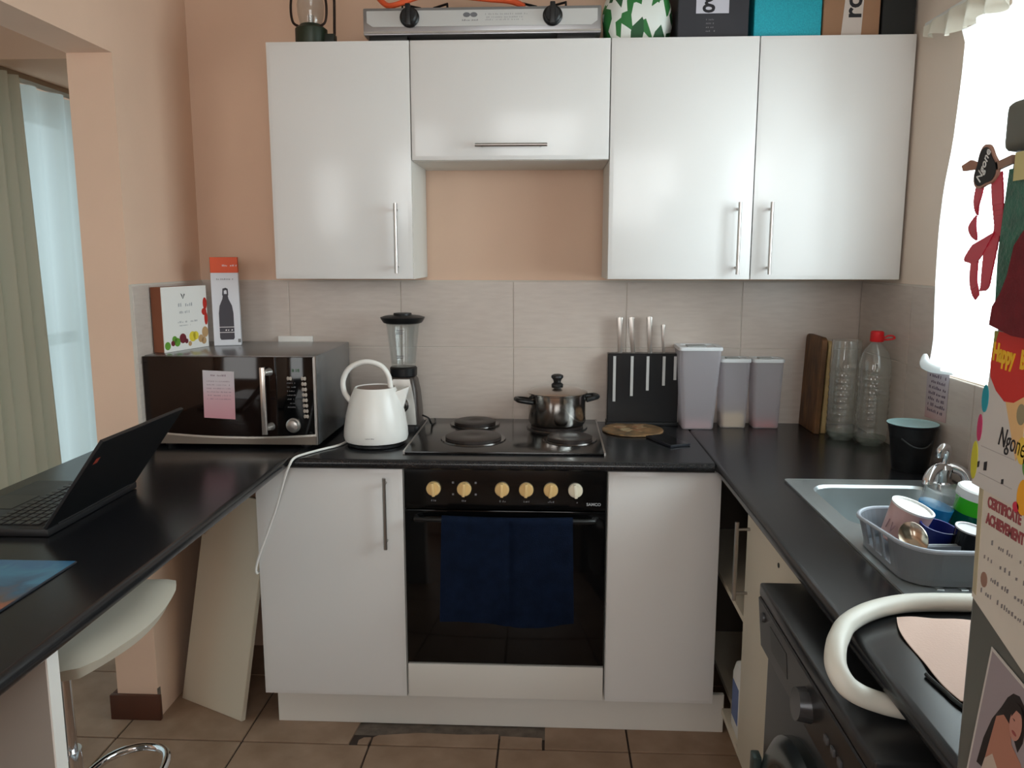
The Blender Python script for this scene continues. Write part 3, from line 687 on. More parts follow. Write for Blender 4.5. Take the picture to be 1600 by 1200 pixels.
fp = lambda s: [(QX - 0.050 * s, QY - 0.0665, 0.925), (QX + 0.052, QY - 0.0665, 0.925), (QX + 0.047, QY - 0.061, 0.99), (QX + 0.034, QY - 0.0505, 1.055), (QX + 0.028, QY - 0.0462, 1.078), (QX - 0.028, QY - 0.0462, 1.078), (QX - 0.034, QY - 0.0505, 1.055), (QX - 0.047, QY - 0.061, 0.99)]
pts = fp(1)
b._geo([(x, y - 0.004, z) for x, y, z in pts] + [(x, y + 0.006, z) for x, y, z in pts], [(0, 1, 2, 7), (7, 2, 3, 6), (6, 3, 4, 5), (8, 9, 10, 15), (15, 10, 11, 14), (14, 11, 12, 13)] + [(i, (i + 1) % 8, 8 + (i + 1) % 8, 8 + i) for i in range(8)])
b.build('front_panel', mat('silver_plastic', (206, 203, 198), 0.3, 0.5), t)
b = MB(); b.xf = Matrix.Translation((QX + 0.002, QY - 0.069, 0.992)) @ Matrix.Rotation(R(84), 4, 'X'); b.lathe([(0.026, -0.004), (0.026, 0.004), (0.022, 0.006), (0.019, 0.018), (0.016, 0.021), (0.001, 0.021)], n=28)
b.build('dial', mat('dark_chrome', (120, 118, 118), 0.15, 1.0), t)
MB().lathe([(0.042, 1.0825), (0.046, 1.086), (0.047, 1.112), (0.043, 1.116), (0.03, 1.117), (0.001, 1.117)], (QX, QY, 0), 28).build('collar', BLACKPL, t)
MB().lathe([(0.040, 1.1175), (0.042, 1.13), (0.055, 1.255), (0.0565, 1.264), (0.0535, 1.264), (0.051, 1.25), (0.039, 1.128), (0.001, 1.122)], (QX, QY, 0), 32, fn=lambda a, z: 1 + 0.018 * math.cos(4 * a)).build('jug', GLASSC, t)
MB().lathe([(0.057, 1.2645), (0.066, 1.268), (0.074, 1.280), (0.076, 1.286), (0.060, 1.291), (0.032, 1.293), (0.030, 1.300), (0.001, 1.301)], (QX, QY, 0), 36).build('lid', BLACKPL, t)
b = MB(); FB = fr((QX, QY - 0.0555, 0), (1, 0, 0), (0, 0, 1))
for z in (1.232, 1.238, 1.244, 1.15, 1.156): flat(b, FB, rect(-0.012, 0.010, z, z + 0.003))
b.build('jug_scale', INK, t)
tag(MB().tube([(QX + 0.062, QY, 0.945), (QX + 0.085, QY - 0.004, 0.935), (QX + 0.092, QY + 0.01, 0.912), (QX + 0.098, QY + 0.06, 0.9075), (QX + 0.09, QY + 0.11, 0.91)], 0.0032, 8).build('power_cable', BLACKPL, t), None)

# white cable over the counter's edge
tag(MB().tube([(-0.640, 2.56, 0.9050), (-0.66, 2.46, 0.9050), (-0.70, 2.40, 0.9045), (-0.735, 2.335, 0.905), (-0.752, 2.294, 0.903), (-0.762, 2.279, 0.885), (-0.780, 2.284, 0.845), (-0.812, 2.305, 0.76), (-0.845, 2.318, 0.68), (-0.878, 2.322, 0.60), (-0.8935, 2.322, 0.55), (-0.893, 2.326, 0.53), (-0.897, 2.36, 0.53)], 0.0036, 8).build('cable', WHITEPL), 'white cable looping over the counter edge in front of the left door', 'cable')

# wall socket behind the microwave
t = thing('wall_socket', 'white double wall socket on the tiles just above the microwave', 'socket', (-0.92, YB - 0.011, 1.14))
MB().box(-0.984, -0.858, YB - 0.022, YB - 0.0101, 1.125, 1.207, 0.003).build('plate', WHITEPL, t)
for x in (-0.955, -0.888): MB().box(x - 0.012, x + 0.012, YB - 0.0245, YB - 0.0215, 1.172, 1.190, 0.001).build('switch', WHITEPL, t)

# ================================================================ MICROWAVE AND THINGS ON IT
MX0, MX1, MY0, MY1, MZ0, MZ1 = -1.252, -0.716, 2.415, 2.845, 0.912, 1.190
t = thing('microwave', 'silver microwave with dark mirror door on the left worktop', 'microwave', (-0.985, 2.63, 0.9))
MS = mat('microwave_silver', (140, 142, 144), 0.25, 0.75)
MB().box(MX0, MX1, MY0 + 0.012, MY1, MZ0, MZ1, 0.004).build('cabinet', MS, t)
for x in (MX0 + 0.05, MX1 - 0.05):
    for y in (MY0 + 0.05, MY1 - 0.05): MB().lathe([(0.016, 0), (0.018, 0.0125)], (x, y, 0.9002), 16).build('foot', BLACKPL, t)
XS = -0.838
md = MB().box(MX0, XS - 0.0015, MY0, MY0 + 0.011, MZ0 + 0.004, MZ1 - 0.002, 0.002).build('door', mat('mirror_black', (26, 17, 14), 0.06, 0.2), t)
MB().box(XS + 0.0015, MX1, MY0, MY0 + 0.011, MZ0 + 0.004, MZ1 - 0.002, 0.002).build('control_panel', BLACKGL, t)
MB().box(MX1 - 0.004, MX1 + 0.001, MY0 - 0.001, MY0 + 0.012, MZ0 + 0.003, MZ1 - 0.001).build('edge_trim', STEEL, t)
# curved bright trim and satin strip along the bottom
nn = 24; cx = lambda i: MX0 + 0.02 + (MX1 - MX0 - 0.022) * i / nn
def arc(i): q = (i / nn - 0.55) * 2; return 0.939 + 0.012 * q * q
b = MB(); top = [(cx(i), MY0 - 0.002, arc(i)) for i in range(nn + 1)]; bot = [(cx(i), MY0 - 0.002, arc(i) - 0.006) for i in range(nn + 1)]
for i in range(nn): b._geo([top[i], top[i + 1], bot[i + 1], bot[i]] + [(x, y + 0.004, z) for x, y, z in (top[i], top[i + 1], bot[i + 1], bot[i])], [(0, 1, 2, 3), (4, 5, 6, 7), (0, 1, 5, 4), (2, 3, 7, 6)])
b.build('curved_trim', mat('bright_trim', (222, 216, 206), 0.2, 0.7), t)
b = MB()
for i in range(nn):
    q = [(cx(i), MY0 - 0.001, arc(i) - 0.006), (cx(i + 1), MY0 - 0.001, arc(i + 1) - 0.006), (cx(i + 1), MY0 - 0.001, MZ0 + 0.003), (cx(i), MY0 - 0.001, MZ0 + 0.003)]
    b._geo(q + [(x, y + 0.003, z) for x, y, z in q], [(0, 1, 2, 3), (4, 5, 6, 7), (2, 3, 7, 6)])
b.build('lower_strip', mat('satin_strip', (128, 118, 108), 0.35, 0.7), t)
b = MB().box(-0.877, -0.861, MY0 - 0.034, MY0 - 0.024, 0.952, 1.160, 0.003)
for z in (0.972, 1.142): b.cyl((-0.866, MY0 - 0.026, z), (-0.858, MY0 + 0.001, z), 0.008, 0.013, 14)
b.build('handle', mat('handle_chrome', (206, 200, 194), 0.2, 0.8), md)
MB().box(MX1 - 0.006, MX1 - 0.001, MY0 - 0.0015, MY0 + 0.002, 0.945, 1.186).build('edge_strip', STEEL, t)
FM = fr((0, MY0, 0), (1, 0, 0), (0, 0, 1))
b = MB()
for r in range(8):
    z = 1.122 - r * 0.0168
    for x in ((-0.752, -0.796) if r == 0 else (-0.752,)):
        b.xf = Matrix.Translation((x + r * 0.0006, MY0 - 0.0012, z)) @ Matrix.Rotation(R(90), 4, 'X'); b.lathe([(0.008, -0.002), (0.008, 0.001), (0.006, 0.0018), (0.0005, 0.002)], n=14, fn=lambda a, z_: 1.0 if abs(math.cos(a)) > 0.5 else 0.55); b.xf = None
b.build('buttons', mat('button_grey', (168, 158, 148), 0.4), t)
b = MB()
for r in range(7): scrawl(b, FM, -0.804, -0.778, 1.106 - r * 0.0125, 0.0045, seed=r)
b.build('button_print', INK, t)
b = MB(); b.xf = Matrix.Translation((-0.789, MY0, 0.976)) @ Matrix.Rotation(R(90), 4, 'X'); b.lathe([(0.0225, 0), (0.0225, 0.004), (0.019, 0.006), (0.018, 0.016), (0.015, 0.018), (0.001, 0.018)], n=28); b.build('dial', mat('dial_silver', (170, 166, 162), 0.3, 0.8), t)
letters('clock_digits', '8:18', FM, 0.014, mat('dim_green_digits', (30, 92, 44), 0.4), t, -0.788, 1.142)
# sheet of paper taped to the door
FP = fr((-1.068, MY0 - 0.0005, 0.998), (1, 0, -0.02), (0.04, 0, 1))
t2 = flat(MB(), FP, [(-0.0, 0.0), (0.098, -0.003), (0.098, 0.146), (0.0, 0.148)], 0, 0.0008).build('paper_note', ramp_z('pink_gradient_paper', [(0.0, (200, 142, 152)), (0.45, (206, 164, 172)), (0.7, (204, 190, 196)), (1.0, (200, 194, 198))]))
tag(t2, 'pink paper notice taped to the microwave door', 'paper')
b = MB(); scrawl(b, FP, 0.025, 0.072, 0.130, 0.007, 0.0009, seed=1)
for k in range(6): scrawl(b, FP, 0.012, 0.085, 0.113 - k * 0.011, 0.004, 0.0009, seed=10 + k)
b.build('writing', mat('mauve_ink', (140, 118, 128), 0.8), t2)
# white recipe box leaning by the wall
ang = math.atan2(2.672 - 2.482, -1.163 + 1.212)
t = thing('gift_box', 'white flat box with fruit border and brown spine on the microwave', 'box', (-1.212, 2.480, 1.1905), ang - 0.0001)
GW, GT, GH = 0.214, 0.040, 0.205
MB().box(0, GW, 0.001, GT, 0, GH, 0.001, 1).build('spine', mat('brown_card', (132, 76, 50), 0.6), t)
MB().box(0.0005, GW, -0.001, 0.002, 0.0, GH).build('cover', PAPER, t)
FG = fr((0, -0.001, 0), (1, 0, 0), (0, 0, 1))
b = MB()
for k, (x0_, x1_, z, h) in enumerate(((0.062, 0.135, 0.140, 0.013), (0.078, 0.125, 0.118, 0.010), (0.045, 0.160, 0.088, 0.007), (0.075, 0.130, 0.078, 0.004))): scrawl(b, FG, x0_, x1_, z, h, seed=20 + k)
b.build('cover_print', mat('pale_grey_ink', (176, 176, 178), 0.8), t)
b = MB()
flat(b, FG, [(0.098, 0.165), (0.108, 0.180), (0.104, 0.181)]); flat(b, FG, [(0.098, 0.165), (0.088, 0.183), (0.095, 0.178)])
b.build('sprig_emblem', DINK, t)
for nm, rgb, spots in (('fruit_print', (96, 150, 46), ((0.015, 0.020, 0.013), (0.060, 0.028, 0.014), (0.048, 0.038, 0.011))), ('fruit_print', (110, 30, 40), ((0.087, 0.038, 0.016), (0.040, 0.026, 0.009), (0.104, 0.028, 0.008))),
                       ('fruit_print', (228, 206, 60), ((0.135, 0.040, 0.017), (0.150, 0.042, 0.014))), ('fruit_print', (190, 44, 30), ((0.204, 0.145, 0.020), (0.206, 0.095, 0.022), (0.198, 0.118, 0.012))),
                       ('fruit_print', (188, 150, 104), ((0.175, 0.030, 0.013), (0.198, 0.050, 0.018), (0.120, 0.018, 0.008), (0.19, 0.022, 0.012)))):
    b = MB()
    for x, z, r in spots: flat(b, FG, ell(x, z, r if x + r < GW else GW - x, r, 14))
    b.build(nm, mat('fruit_%d' % rgb[0], rgb, 0.6), t)
# bottle carton
t = thing('bottle_carton', 'tall white carton with orange top and a black flask picture', 'carton', (-1.112, 2.742, 1.1905), R(19))
tw, td, th = 0.044, 0.040, 0.298
MB().box(-tw, tw, -td, td, 0, th - 0.052, 0.001, 1).build('sleeve', mat('carton_white', (214, 214, 220), 0.45), t)
MB().box(-tw, tw, -td, td, th - 0.052, th, 0.001, 1).build('orange_top', mat('carton_orange', (226, 84, 36), 0.5), t)
FT = fr((0, -td, 0), (1, 0, 0), (0, 0, 1))
fk = [(0.0, 0.020), (0.020, 0.020), (0.0235, 0.026), (0.0235, 0.11), (0.020, 0.135), (0.010, 0.158), (0.008, 0.170), (0.0, 0.170)]
b = MB(); flat(b, FT, [(x, z) for x, z in fk] + [(-x, z) for x, z in fk[::-1]][1:-1])
flat(b, FT, [(-0.010, 0.170), (0.010, 0.170), (0.009, 0.192), (0.002, 0.196), (0.002, 0.188), (0.005, 0.186), (0.005, 0.175), (-0.004, 0.175), (-0.004, 0.186), (0.002, 0.188), (0.002, 0.196), (-0.008, 0.193)])
b.build('flask_picture', mat('flask_print', (58, 54, 62), 0.5), t)
b = MB(); flat(b, FT, rect(-0.0235, 0.0235, 0.044, 0.046), 0.0009, 0.0012); scrawl(b, FT, -0.020, 0.021, 0.050, 0.009, 0.0009, seed=5); flat(b, FT, rect(-0.0235, 0.0235, 0.062, 0.064), 0.0009, 0.0012); scrawl(b, FT, -0.005, 0.040, th - 0.031, 0.007, 0.0004, seed=8)
b.build('carton_print', mat('pale_print', (226, 220, 220), 0.6), t)
b = MB(); flat(b, FT, rect(0.034, 0.043, 0.010, 0.022)); scrawl(b, FT, -0.03, 0.03, 0.222, 0.006, seed=9); b.build('small_print', INK, t)

# ================================================================ LEFT PENINSULA
# laptop: hinge runs along Y, screen leans toward the kitchen
lp = thing('laptop', 'open black laptop on the left peninsula, screen turned away', 'laptop', (-1.2, 1.79, 0.9))
MB().box(-1.325, -1.062, 1.602, 1.976, 0.9012, 0.918, 0.004).build('base', mat('laptop_black', (24, 24, 26), 0.42), lp)
kb = MB().box(-1.215, -1.088, 1.622, 1.956, 0.9172, 0.9186).build('keyboard_bed', MATBLK, lp)
KEY = mat('key_black', (30, 30, 33), 0.35)
k0 = None
for r in range(6):
    for q in range(14):
        y = 1.626 + q * 0.0236; x = -1.106 - r * 0.0205
        if k0 is None:
            k0 = MB().box(x - 0.0085, x + 0.0085, y, y + 0.0205, 0.9186, 0.9212, 0.001, 1).build('key', KEY, kb); kx, ky = x, y
        else:
            o = k0.copy(); COL.objects.link(o); o.parent = kb; o.location = (x - kx, y - ky, 0); W[o.name] = W[k0.name]
MB().box(-1.31, -1.232, 1.735, 1.84, 0.9175, 0.9188).build('touchpad', mat('touchpad', (34, 34, 37), 0.3), lp)
b = MB()
lidv = [(-1.066, 0.916), (-0.926, 1.110), (-0.9325, 1.1145), (-1.0725, 0.9205)]
b.prism([(x, 1.602, z) for x, z in lidv], (0, 0.374, 0), 0.001, 1); scr = b.build('screen_lid', mat('laptop_lid', (17, 17, 19), 0.45), lp)
b = MB(); u = Vector((0.14, 0, 0.194)).normalized(); nrm = Vector((-u.z, 0, u.x))
o_ = Vector((-1.0725, 0, 0.9205)) + nrm * 0.0008
q = [o_ + u * 0.018 + Vector((0, 1.612, 0)), o_ + u * 0.018 + Vector((0, 1.966, 0)), o_ + u * 0.228 + Vector((0, 1.966, 0)), o_ + u * 0.228 + Vector((0, 1.612, 0))]
b.prism(q, nrm * 0.0004); b.build('display', BLACKGL, scr)
MB().cyl((-1.068, 1.64, 0.917), (-1.068, 1.94, 0.917), 0.006, n=10).build('hinge', MATBLK, lp)
b = MB(); b.xf = fr(Vector((-0.926, 1.632, 1.110)) - u * 0.06, (0, -1, 0), u); b.box(-0.008, 0.008, -0.008, 0.008, -0.0002, 0.0008); b.xf = None
b.build('lid_badge', mat('red_badge', (150, 60, 44), 0.5), scr)

# printed placemat
pm = MB().box(-1.30, -0.918, 1.03, 1.465, 0.9002, 0.9042, 0.0012, 1).build('placemat', mat('dark_card', (40, 44, 52), 0.5))
tag(pm, 'glossy placemat with blue and orange painting at the counter edge', 'placemat')
m = bpy.data.materials.new('placemat_painting'); m.use_nodes = True; nt = m.node_tree; bs = nt.nodes['Principled BSDF']; bs.inputs['Roughness'].default_value = 0.25
tc = nt.nodes.new('ShaderNodeTexCoord'); ns = nt.nodes.new('ShaderNodeTexNoise'); ns.inputs['Scale'].default_value = 7; ns.inputs['Detail'].default_value = 3; ns.inputs['Distortion'].default_value = 1.5
sp_ = nt.nodes.new('ShaderNodeSeparateXYZ'); ad = nt.nodes.new('ShaderNodeMath'); ad.operation = 'MULTIPLY_ADD'; ad.inputs[1].default_value = 0.45
ad2 = nt.nodes.new('ShaderNodeMath'); ad2.operation = 'MULTIPLY_ADD'; ad2.inputs[1].default_value = 0.75; ad2.inputs[2].default_value = 0.08
rp = nt.nodes.new('ShaderNodeValToRGB')
nt.links.new(tc.outputs['Generated'], sp_.inputs[0]); nt.links.new(tc.outputs['Object'], ns.inputs['Vector'])
nt.links.new(sp_.outputs['Y'], ad2.inputs[0]); nt.links.new(ns.outputs['Fac'], ad.inputs[0]); nt.links.new(ad2.outputs[0], ad.inputs[2]); nt.links.new(ad.outputs[0], rp.inputs[0]); nt.links.new(rp.outputs[0], bs.inputs['Base Color'])
el = rp.color_ramp.elements; el[0].position = 0.0; el[0].color = (*lin((150, 120, 100)), 1); el[1].position = 1.0; el[1].color = (*lin((62, 112, 150)), 1)
for p_, c_ in ((0.30, (112, 84, 72)), (0.5, (146, 76, 48)), (0.66, (176, 96, 58)), (0.74, (96, 84, 82)), (0.82, (60, 96, 124)), (0.92, (70, 128, 160))): e_ = el.new(p_); e_.color = (*lin(c_), 1)
MB().box(-1.298, -0.920, 1.032, 1.463, 0.9041, 0.9047).build('picture', m, pm)

# bar stools with white moulded seats
def stool(cx, cy, zs, label):
    t = thing('bar_stool', label, 'stool', (cx, cy, 0), 0, 'white bar stools tucked under the left peninsula')
    def seat(u_, v_):
        # square mapped to a rounded slab; edges roll down, front dips
        x = 2 * u_ - 1; y = 2 * v_ - 1
        px = x * math.sqrt(1 - 0.30 * y * y) * 0.200; py = y * math.sqrt(1 - 0.16 * x * x) * 0.215
        e = max(abs(x), abs(y)); roll = 0.020 * max(0, (e - 0.75) / 0.25) ** 2
        z = zs - 0.012 + 0.022 * (x * x) * (1.0 if x < 0 else 0.5) + 0.012 * y * y - roll - 0.020 * max(0, -y - 0.4) ** 2
        return (cx + px, cy + py, z)
    b = MB().grid(seat, 24, 24, thick=0.034); b.build('seat', mat('seat_white', (222, 212, 194), 0.4), t, smooth=60)
    MB().box(cx - 0.07, cx + 0.07, cy - 0.07, cy + 0.07, zs - 0.050, zs - 0.028, 0.004).build('seat_plate', STEEL, t)
    MB().cyl((cx, cy, 0.36), (cx, cy, zs - 0.050), 0.019, n=20).build('gas_lift', CHROME, t)
    MB().cyl((cx, cy, 0.02), (cx, cy, 0.37), 0.0275, n=24).build('column', CHROME, t)
    MB().lathe([(0.20, 0.0003), (0.202, 0.006), (0.17, 0.013), (0.05, 0.024), (0.032, 0.05), (0.001, 0.052)], (cx, cy, 0), 40).build('base_disc', CHROME, t)
    MB().tube([(cx, cy + 0.02, 0.27), (cx + 0.02, cy + 0.12, 0.27), (cx + 0.08, cy + 0.17, 0.27), (cx + 0.15, cy + 0.15, 0.27), (cx + 0.18, cy + 0.06, 0.27), (cx + 0.18, cy - 0.06, 0.27), (cx + 0.15, cy - 0.15, 0.27), (cx + 0.08, cy - 0.17, 0.27), (cx + 0.02, cy - 0.12, 0.27), (cx, cy - 0.02, 0.27)], 0.0105, 12).build('footrest', CHROME, t)
    return t
s1 = stool(-1.10, 1.66, 0.675, 'white bar stool seen under the peninsula behind the grey panel')

# loose cupboard door leaning between the wall end and the cabinet
t = thing('leaning_door', 'loose cream cupboard door leaning between wall end and base cabinet', 'panel', (-1.12, 2.45, 0))
A, B_ = Vector((-1.248, 2.512, 0.0004)), Vector((-0.990, 2.380, 0.0004)); wv = Vector((0.110, 0.160, 0.975)).normalized() * 0.72
th_ = (B_ - A).cross(wv).normalized() * 0.017
if th_.y < 0: th_ = -th_
b = MB().prism([A, B_, B_ + wv, A + wv], th_, 0.002, 1); b.build('slab', BEIGE, t)
hc = A + wv * 0.80 + (B_ - A) * 0.05 - th_ * 0.05
b = MB().cyl(hc, hc - th_ * 0.9, 0.005, n=10).cyl(hc - th_ * 0.9, hc - th_ * 0.9 + (B_ - A) * 0.06, 0.004, n=8); b.build('hinge_pin', mat('dark_metal', (70, 56, 48), 0.5, 0.6), t)

# ================================================================ RIGHT WORKTOP, DISH RACK
t = thing('dish_rack', 'grey plastic dish rack standing on the sink drainer', 'dish rack', (0.81, 1.535, 0.9055))
RX0, RX1, RY0, RY1, RZ0, RZ1 = 0.632, 1.02, 1.400, 1.680, 0.9056, 0.972
lo = rrect(RX0 + 0.012, RX1 - 0.012, RY0 + 0.012, RY1 - 0.012, 0.055, 8); hi = rrect(RX0, RX1, RY0, RY1, 0.065, 8)
loi = rrect(RX0 + 0.0155, RX1 - 0.0155, RY0 + 0.0155, RY1 - 0.0155, 0.052, 8); hii = rrect(RX0 + 0.0035, RX1 - 0.0035, RY0 + 0.0035, RY1 - 0.0035, 0.062, 8)
n = len(lo)
def rimz(i): x, y = hi[i % n]; return RZ1 + 0.006 * math.sin((y - RY0) / (RY1 - RY0) * 5.2 + 0.4) * (1 if x < 0.7 else 0.4)
b = MB(); slots = set(i for i in range(n) if lo[i][0] < 0.65 and 1.46 < lo[i][1] < 1.63)
rings(b, [L3(lo, RZ0), L3(lo, RZ0 + 0.012), L3(loi, RZ0 + 0.012), L3(loi, RZ0 + 0.004)])
b.prism(L3(loi, RZ0 + 0.001), (0, 0, 0.0035))
wall = MB()
for i in range(n):
    j = (i + 1) % n
    a_, b_ = Vector((*lo[i], RZ0 + 0.011)), Vector((*lo[j], RZ0 + 0.011)); c_, d_ = Vector((*hi[j], rimz(j))), Vector((*hi[i], rimz(i)))
    long_left = abs(lo[i][0] - lo[j][0]) < 0.004 and lo[i][0] < 0.66 and abs(lo[i][1] - lo[j][1]) > 0.05
    ai, bi_, ci, di = Vector((*loi[i], RZ0 + 0.011)), Vector((*loi[j], RZ0 + 0.011)), Vector((*hii[j], rimz(j))), Vector((*hii[i], rimz(i)))
    spans = [(0, 1)] if not long_left else [(0.0, 0.10), (0.30, 0.38), (0.58, 0.66), (0.86, 1.0)]
    for s0, s1_ in spans:
        L = lambda p, q_, s: p.lerp(q_, s)
        v = [L(a_, b_, s0), L(a_, b_, s1_), L(d_, c_, s1_), L(d_, c_, s0), L(ai, bi_, s0), L(ai, bi_, s1_), L(di, ci, s1_), L(di, ci, s0)]
        b._geo(v, [(0, 1, 2, 3), (7, 6, 5, 4), (0, 4, 5, 1), (3, 2, 6, 7), (0, 3, 7, 4), (1, 5, 6, 2)])
b.build('basket', GREYPL, t)
rim = [(x, y, rimz(i)) for i, (x, y) in enumerate(hi)]
MB().tube(rim, 0.0042, 8, closed=True, smooth=False).build('rim', mat('rim_grey', (168, 174, 184), 0.3), t)
b = MB().tube([(0.675, 1.425, 0.966), (0.70, 1.475, 0.958), (0.75, 1.485, 0.956), (0.80, 1.478, 0.962), (0.83, 1.455, 0.970)], 0.004, 8)
b.prism([(0.676, 1.428, 0.912), (0.70, 1.476, 0.912), (0.75, 1.486, 0.912), (0.80, 1.479, 0.912), (0.80, 1.479, 0.962), (0.75, 1.486, 0.956), (0.70, 1.476, 0.958), (0.676, 1.428, 0.966)][:0] or [(0.70, 1.474, 0.912), (0.80, 1.478, 0.912), (0.80, 1.478, 0.960), (0.70, 1.474, 0.957)], (0, 0.003, 0))
b.build('cutlery_divider', GREYPL, t)
b = MB().box(0.788, 0.7935, 1.3985, 1.4035, 0.925, 0.962, 0.001).build('side_slot', MATBLK, t)

def cup(name, label, cat, c, r0, r1, h, m, tilt=(0, 0), extra=None, group='washed cups in the dish rack', n=32, thick=0.003, rim_m=None):
    t = thing(name, label, cat, c, 0, group)
    M = Matrix.Translation(c) @ Matrix.Rotation(R(tilt[0]), 4, 'X') @ Matrix.Rotation(R(tilt[1]), 4, 'Y')
    b = MB(); b.xf = M; b.lathe([(0.001, 0), (r0 - 0.004, 0), (r0, 0.004), (r1, h), (r1 - thick, h), (r0 - thick, 0.006), (0.001, 0.005)], n=n); b.build('body', m, t)
    return t, M
PKM = mat('pink_mug', (206, 170, 168), 0.3)
t, M = cup('mug', 'pink mug with white inside tipped in the dish rack', 'mug', (0.702, 1.60, 0.925), 0.036, 0.041, 0.078, PKM, (10, 15))
b = MB(); b.xf = M; b.lathe([(0.0412, 0.0755), (0.0415, 0.0795), (0.037, 0.0795), (0.0325, 0.008), (0.001, 0.007)], n=32); b.build('white_inside', mat('glazed_white', (240, 240, 238), 0.25), t)
b = MB(); b.xf = M; b.tube([(0.038, 0.010, 0.018), (0.060, 0.016, 0.022), (0.066, 0.018, 0.042), (0.056, 0.015, 0.062), (0.039, 0.010, 0.064)], 0.0045, 10); b.build('handle', PKM, t)
for k, s in enumerate('IV'):
    letters('mug_letter', s, M @ fr((-0.0395, -0.004 - 0.0 * k, 0.026), (0, -1, 0), (0.06, 0, 1)), 0.028, mat('mug_letters', (150, 116, 118), 0.4), t, 0.002 + 0.016 * k, 0, h=0.0006)
t, M = cup('glass_tumbler', 'clear glass tumbler with blue base in the dish rack', 'glass', (0.772, 1.640, 0.920), 0.029, 0.034, 0.108, GLASSC, (8, 12))
b = MB(); b.xf = M; b.lathe([(0.001, -0.0005), (0.0293, -0.0005), (0.0335, 0.074), (0.0328, 0.074), (0.001, 0.072)], n=32); b.build('blue_base', sheet('blue_glass', (40, 150, 205), 0.35, 0.5, 1.0, 0.05), t)
t, M = cup('cup', 'dark blue plastic cup between the spoon and the black cup', 'cup', (0.742, 1.545, 0.917), 0.030, 0.034, 0.062, mat('navy_plastic', (30, 44, 120), 0.35), (8, 8))
t, M = cup('cup', 'black cup with pale rim at the right of the dish rack', 'cup', (0.778, 1.500, 0.917), 0.024, 0.028, 0.072, mat('gloss_black', (10, 10, 12), 0.12), (8, 8))
b = MB(); b.xf = M; b.lathe([(0.0282, 0.0705), (0.0284, 0.0735), (0.0245, 0.0735), (0.021, 0.058), (0.001, 0.056)], n=28); b.build('pale_rim', mat('pale_plastic', (206, 208, 210), 0.3), t)
t, M = cup('tumbler', 'teal tumbler with a bright green band and white lid', 'cup', (0.858, 1.655, 0.908), 0.029, 0.036, 0.098, sheet('teal_plastic', (16, 136, 118), 0.15, 0.4, 0.8, 0.1), (8, 8))
b = MB(); b.xf = M; b.lathe([(0.0347, 0.066), (0.0373, 0.0985), (0.0365, 0.0985), (0.0340, 0.066)], n=32, close=True); b.build('green_band', mat('bright_green', (62, 205, 30), 0.4), t)
b = MB(); b.xf = M; b.lathe([(0.036, 0.0985), (0.0395, 0.099), (0.0395, 0.116), (0.036, 0.119), (0.001, 0.1195)], n=32); b.build('lid', mat('lid_white', (236, 240, 240), 0.3), t)
t, M = cup('jar', 'clear glass jar lying behind the green tumbler near the tap', 'jar', (0.880, 1.712, 0.9045), 0.030, 0.032, 0.10, GLASSC, (-6, -4), group='washed glassware by the sink')
# serving spoon
t = thing('serving_spoon', 'steel serving spoon standing bowl-up in the cutlery cup', 'spoon', (0.690, 1.452, 0.915), 0)
b = MB(); M = Matrix.Translation((0.668, 1.458, 0.980)) @ Matrix.Rotation(R(-28), 4, 'Z') @ Matrix.Rotation(R(62), 4, 'X') @ Matrix.Rotation(R(28), 4, 'Z')
b.xf = M; b.grid(lambda u_, v_: (0.024 * v_ * math.cos(u_ * 6.2832), 0.031 * v_ * math.sin(u_ * 6.2832), 0.010 * (v_ * v_ - 1)) if v_ > 0 else (0.0001 * math.cos(u_ * 6.2832), 0.0001 * math.sin(u_ * 6.2832), -0.010), 28, 8, closed_u=True, thick=0.0015)
b.build('bowl', mat('spoon_steel', (190, 176, 158), 0.18, 1.0), t)
e = M @ Vector((0.0, -0.031, 0.0))
MB().tube([e, e + Vector((0.010, 0.004, -0.014)), (0.712, 1.455, 0.930), (0.722, 1.458, 0.9125)], 0.0028, 8).build('handle', STEEL, t)

# drain hose
HP = [(1.00, 1.30, 0.916), (0.85, 1.32, 0.916), (0.70, 1.322, 0.916), (0.616, 1.318, 0.916), (0.56, 1.30, 0.916), (0.512, 1.270, 0.916), (0.470, 1.227, 0.917), (0.445, 1.185, 0.918), (0.428, 1.152, 0.915), (0.419, 1.124, 0.902), (0.425, 1.108, 0.886), (0.440, 1.105, 0.872), (0.470, 1.106, 0.858), (0.52, 1.10, 0.8495), (0.62, 1.09, 0.8475)]
tag(MB().tube(HP, 0.0155, 14).build('drain_hose', mat('hose_white', (222, 219, 208), 0.42, bump=0.05, bscale=40)), 'thick white drain hose curving over the right worktop edge', 'hose')
# cloth
def clothf(u_, v_):
    a, b_, c_, d_ = Vector((0.572, 1.284, 0)), Vector((0.86, 1.272, 0)), Vector((0.86, 0.90, 0)), Vector((0.552, 1.03, 0))
    p_ = a.lerp(b_, u_).lerp(d_.lerp(c_, u_), v_)
    k = 0.010 * math.sin(v_ * 9.0) * (1 - u_)
    return (p_.x - 0.4 * k - 0.014 * math.sin(v_ * 3.14) * (1 - u_), p_.y, 0.9022 + 0.0035 * (0.5 + 0.5 * math.sin(u_ * 9 + 2 * v_) * math.cos(v_ * 7 + u_ * 3)) + 0.002 * (0.5 + 0.5 * math.sin(u_ * 23 + v_ * 11)))
tag(MB().grid(clothf, 40, 40, thick=0.0014).build('dish_cloth', mat('peach_cloth', (222, 192, 178), 0.9, bump=0.3, bscale=300)), 'peach dish cloth spread on the worktop inside the hose curve', 'cloth')
b = MB().tube([(0.537, 1.10, 0.9035), (0.541, 1.06, 0.9035), (0.552, 1.005, 0.9035), (0.61, 0.93, 0.9035)], 0.003, 8)
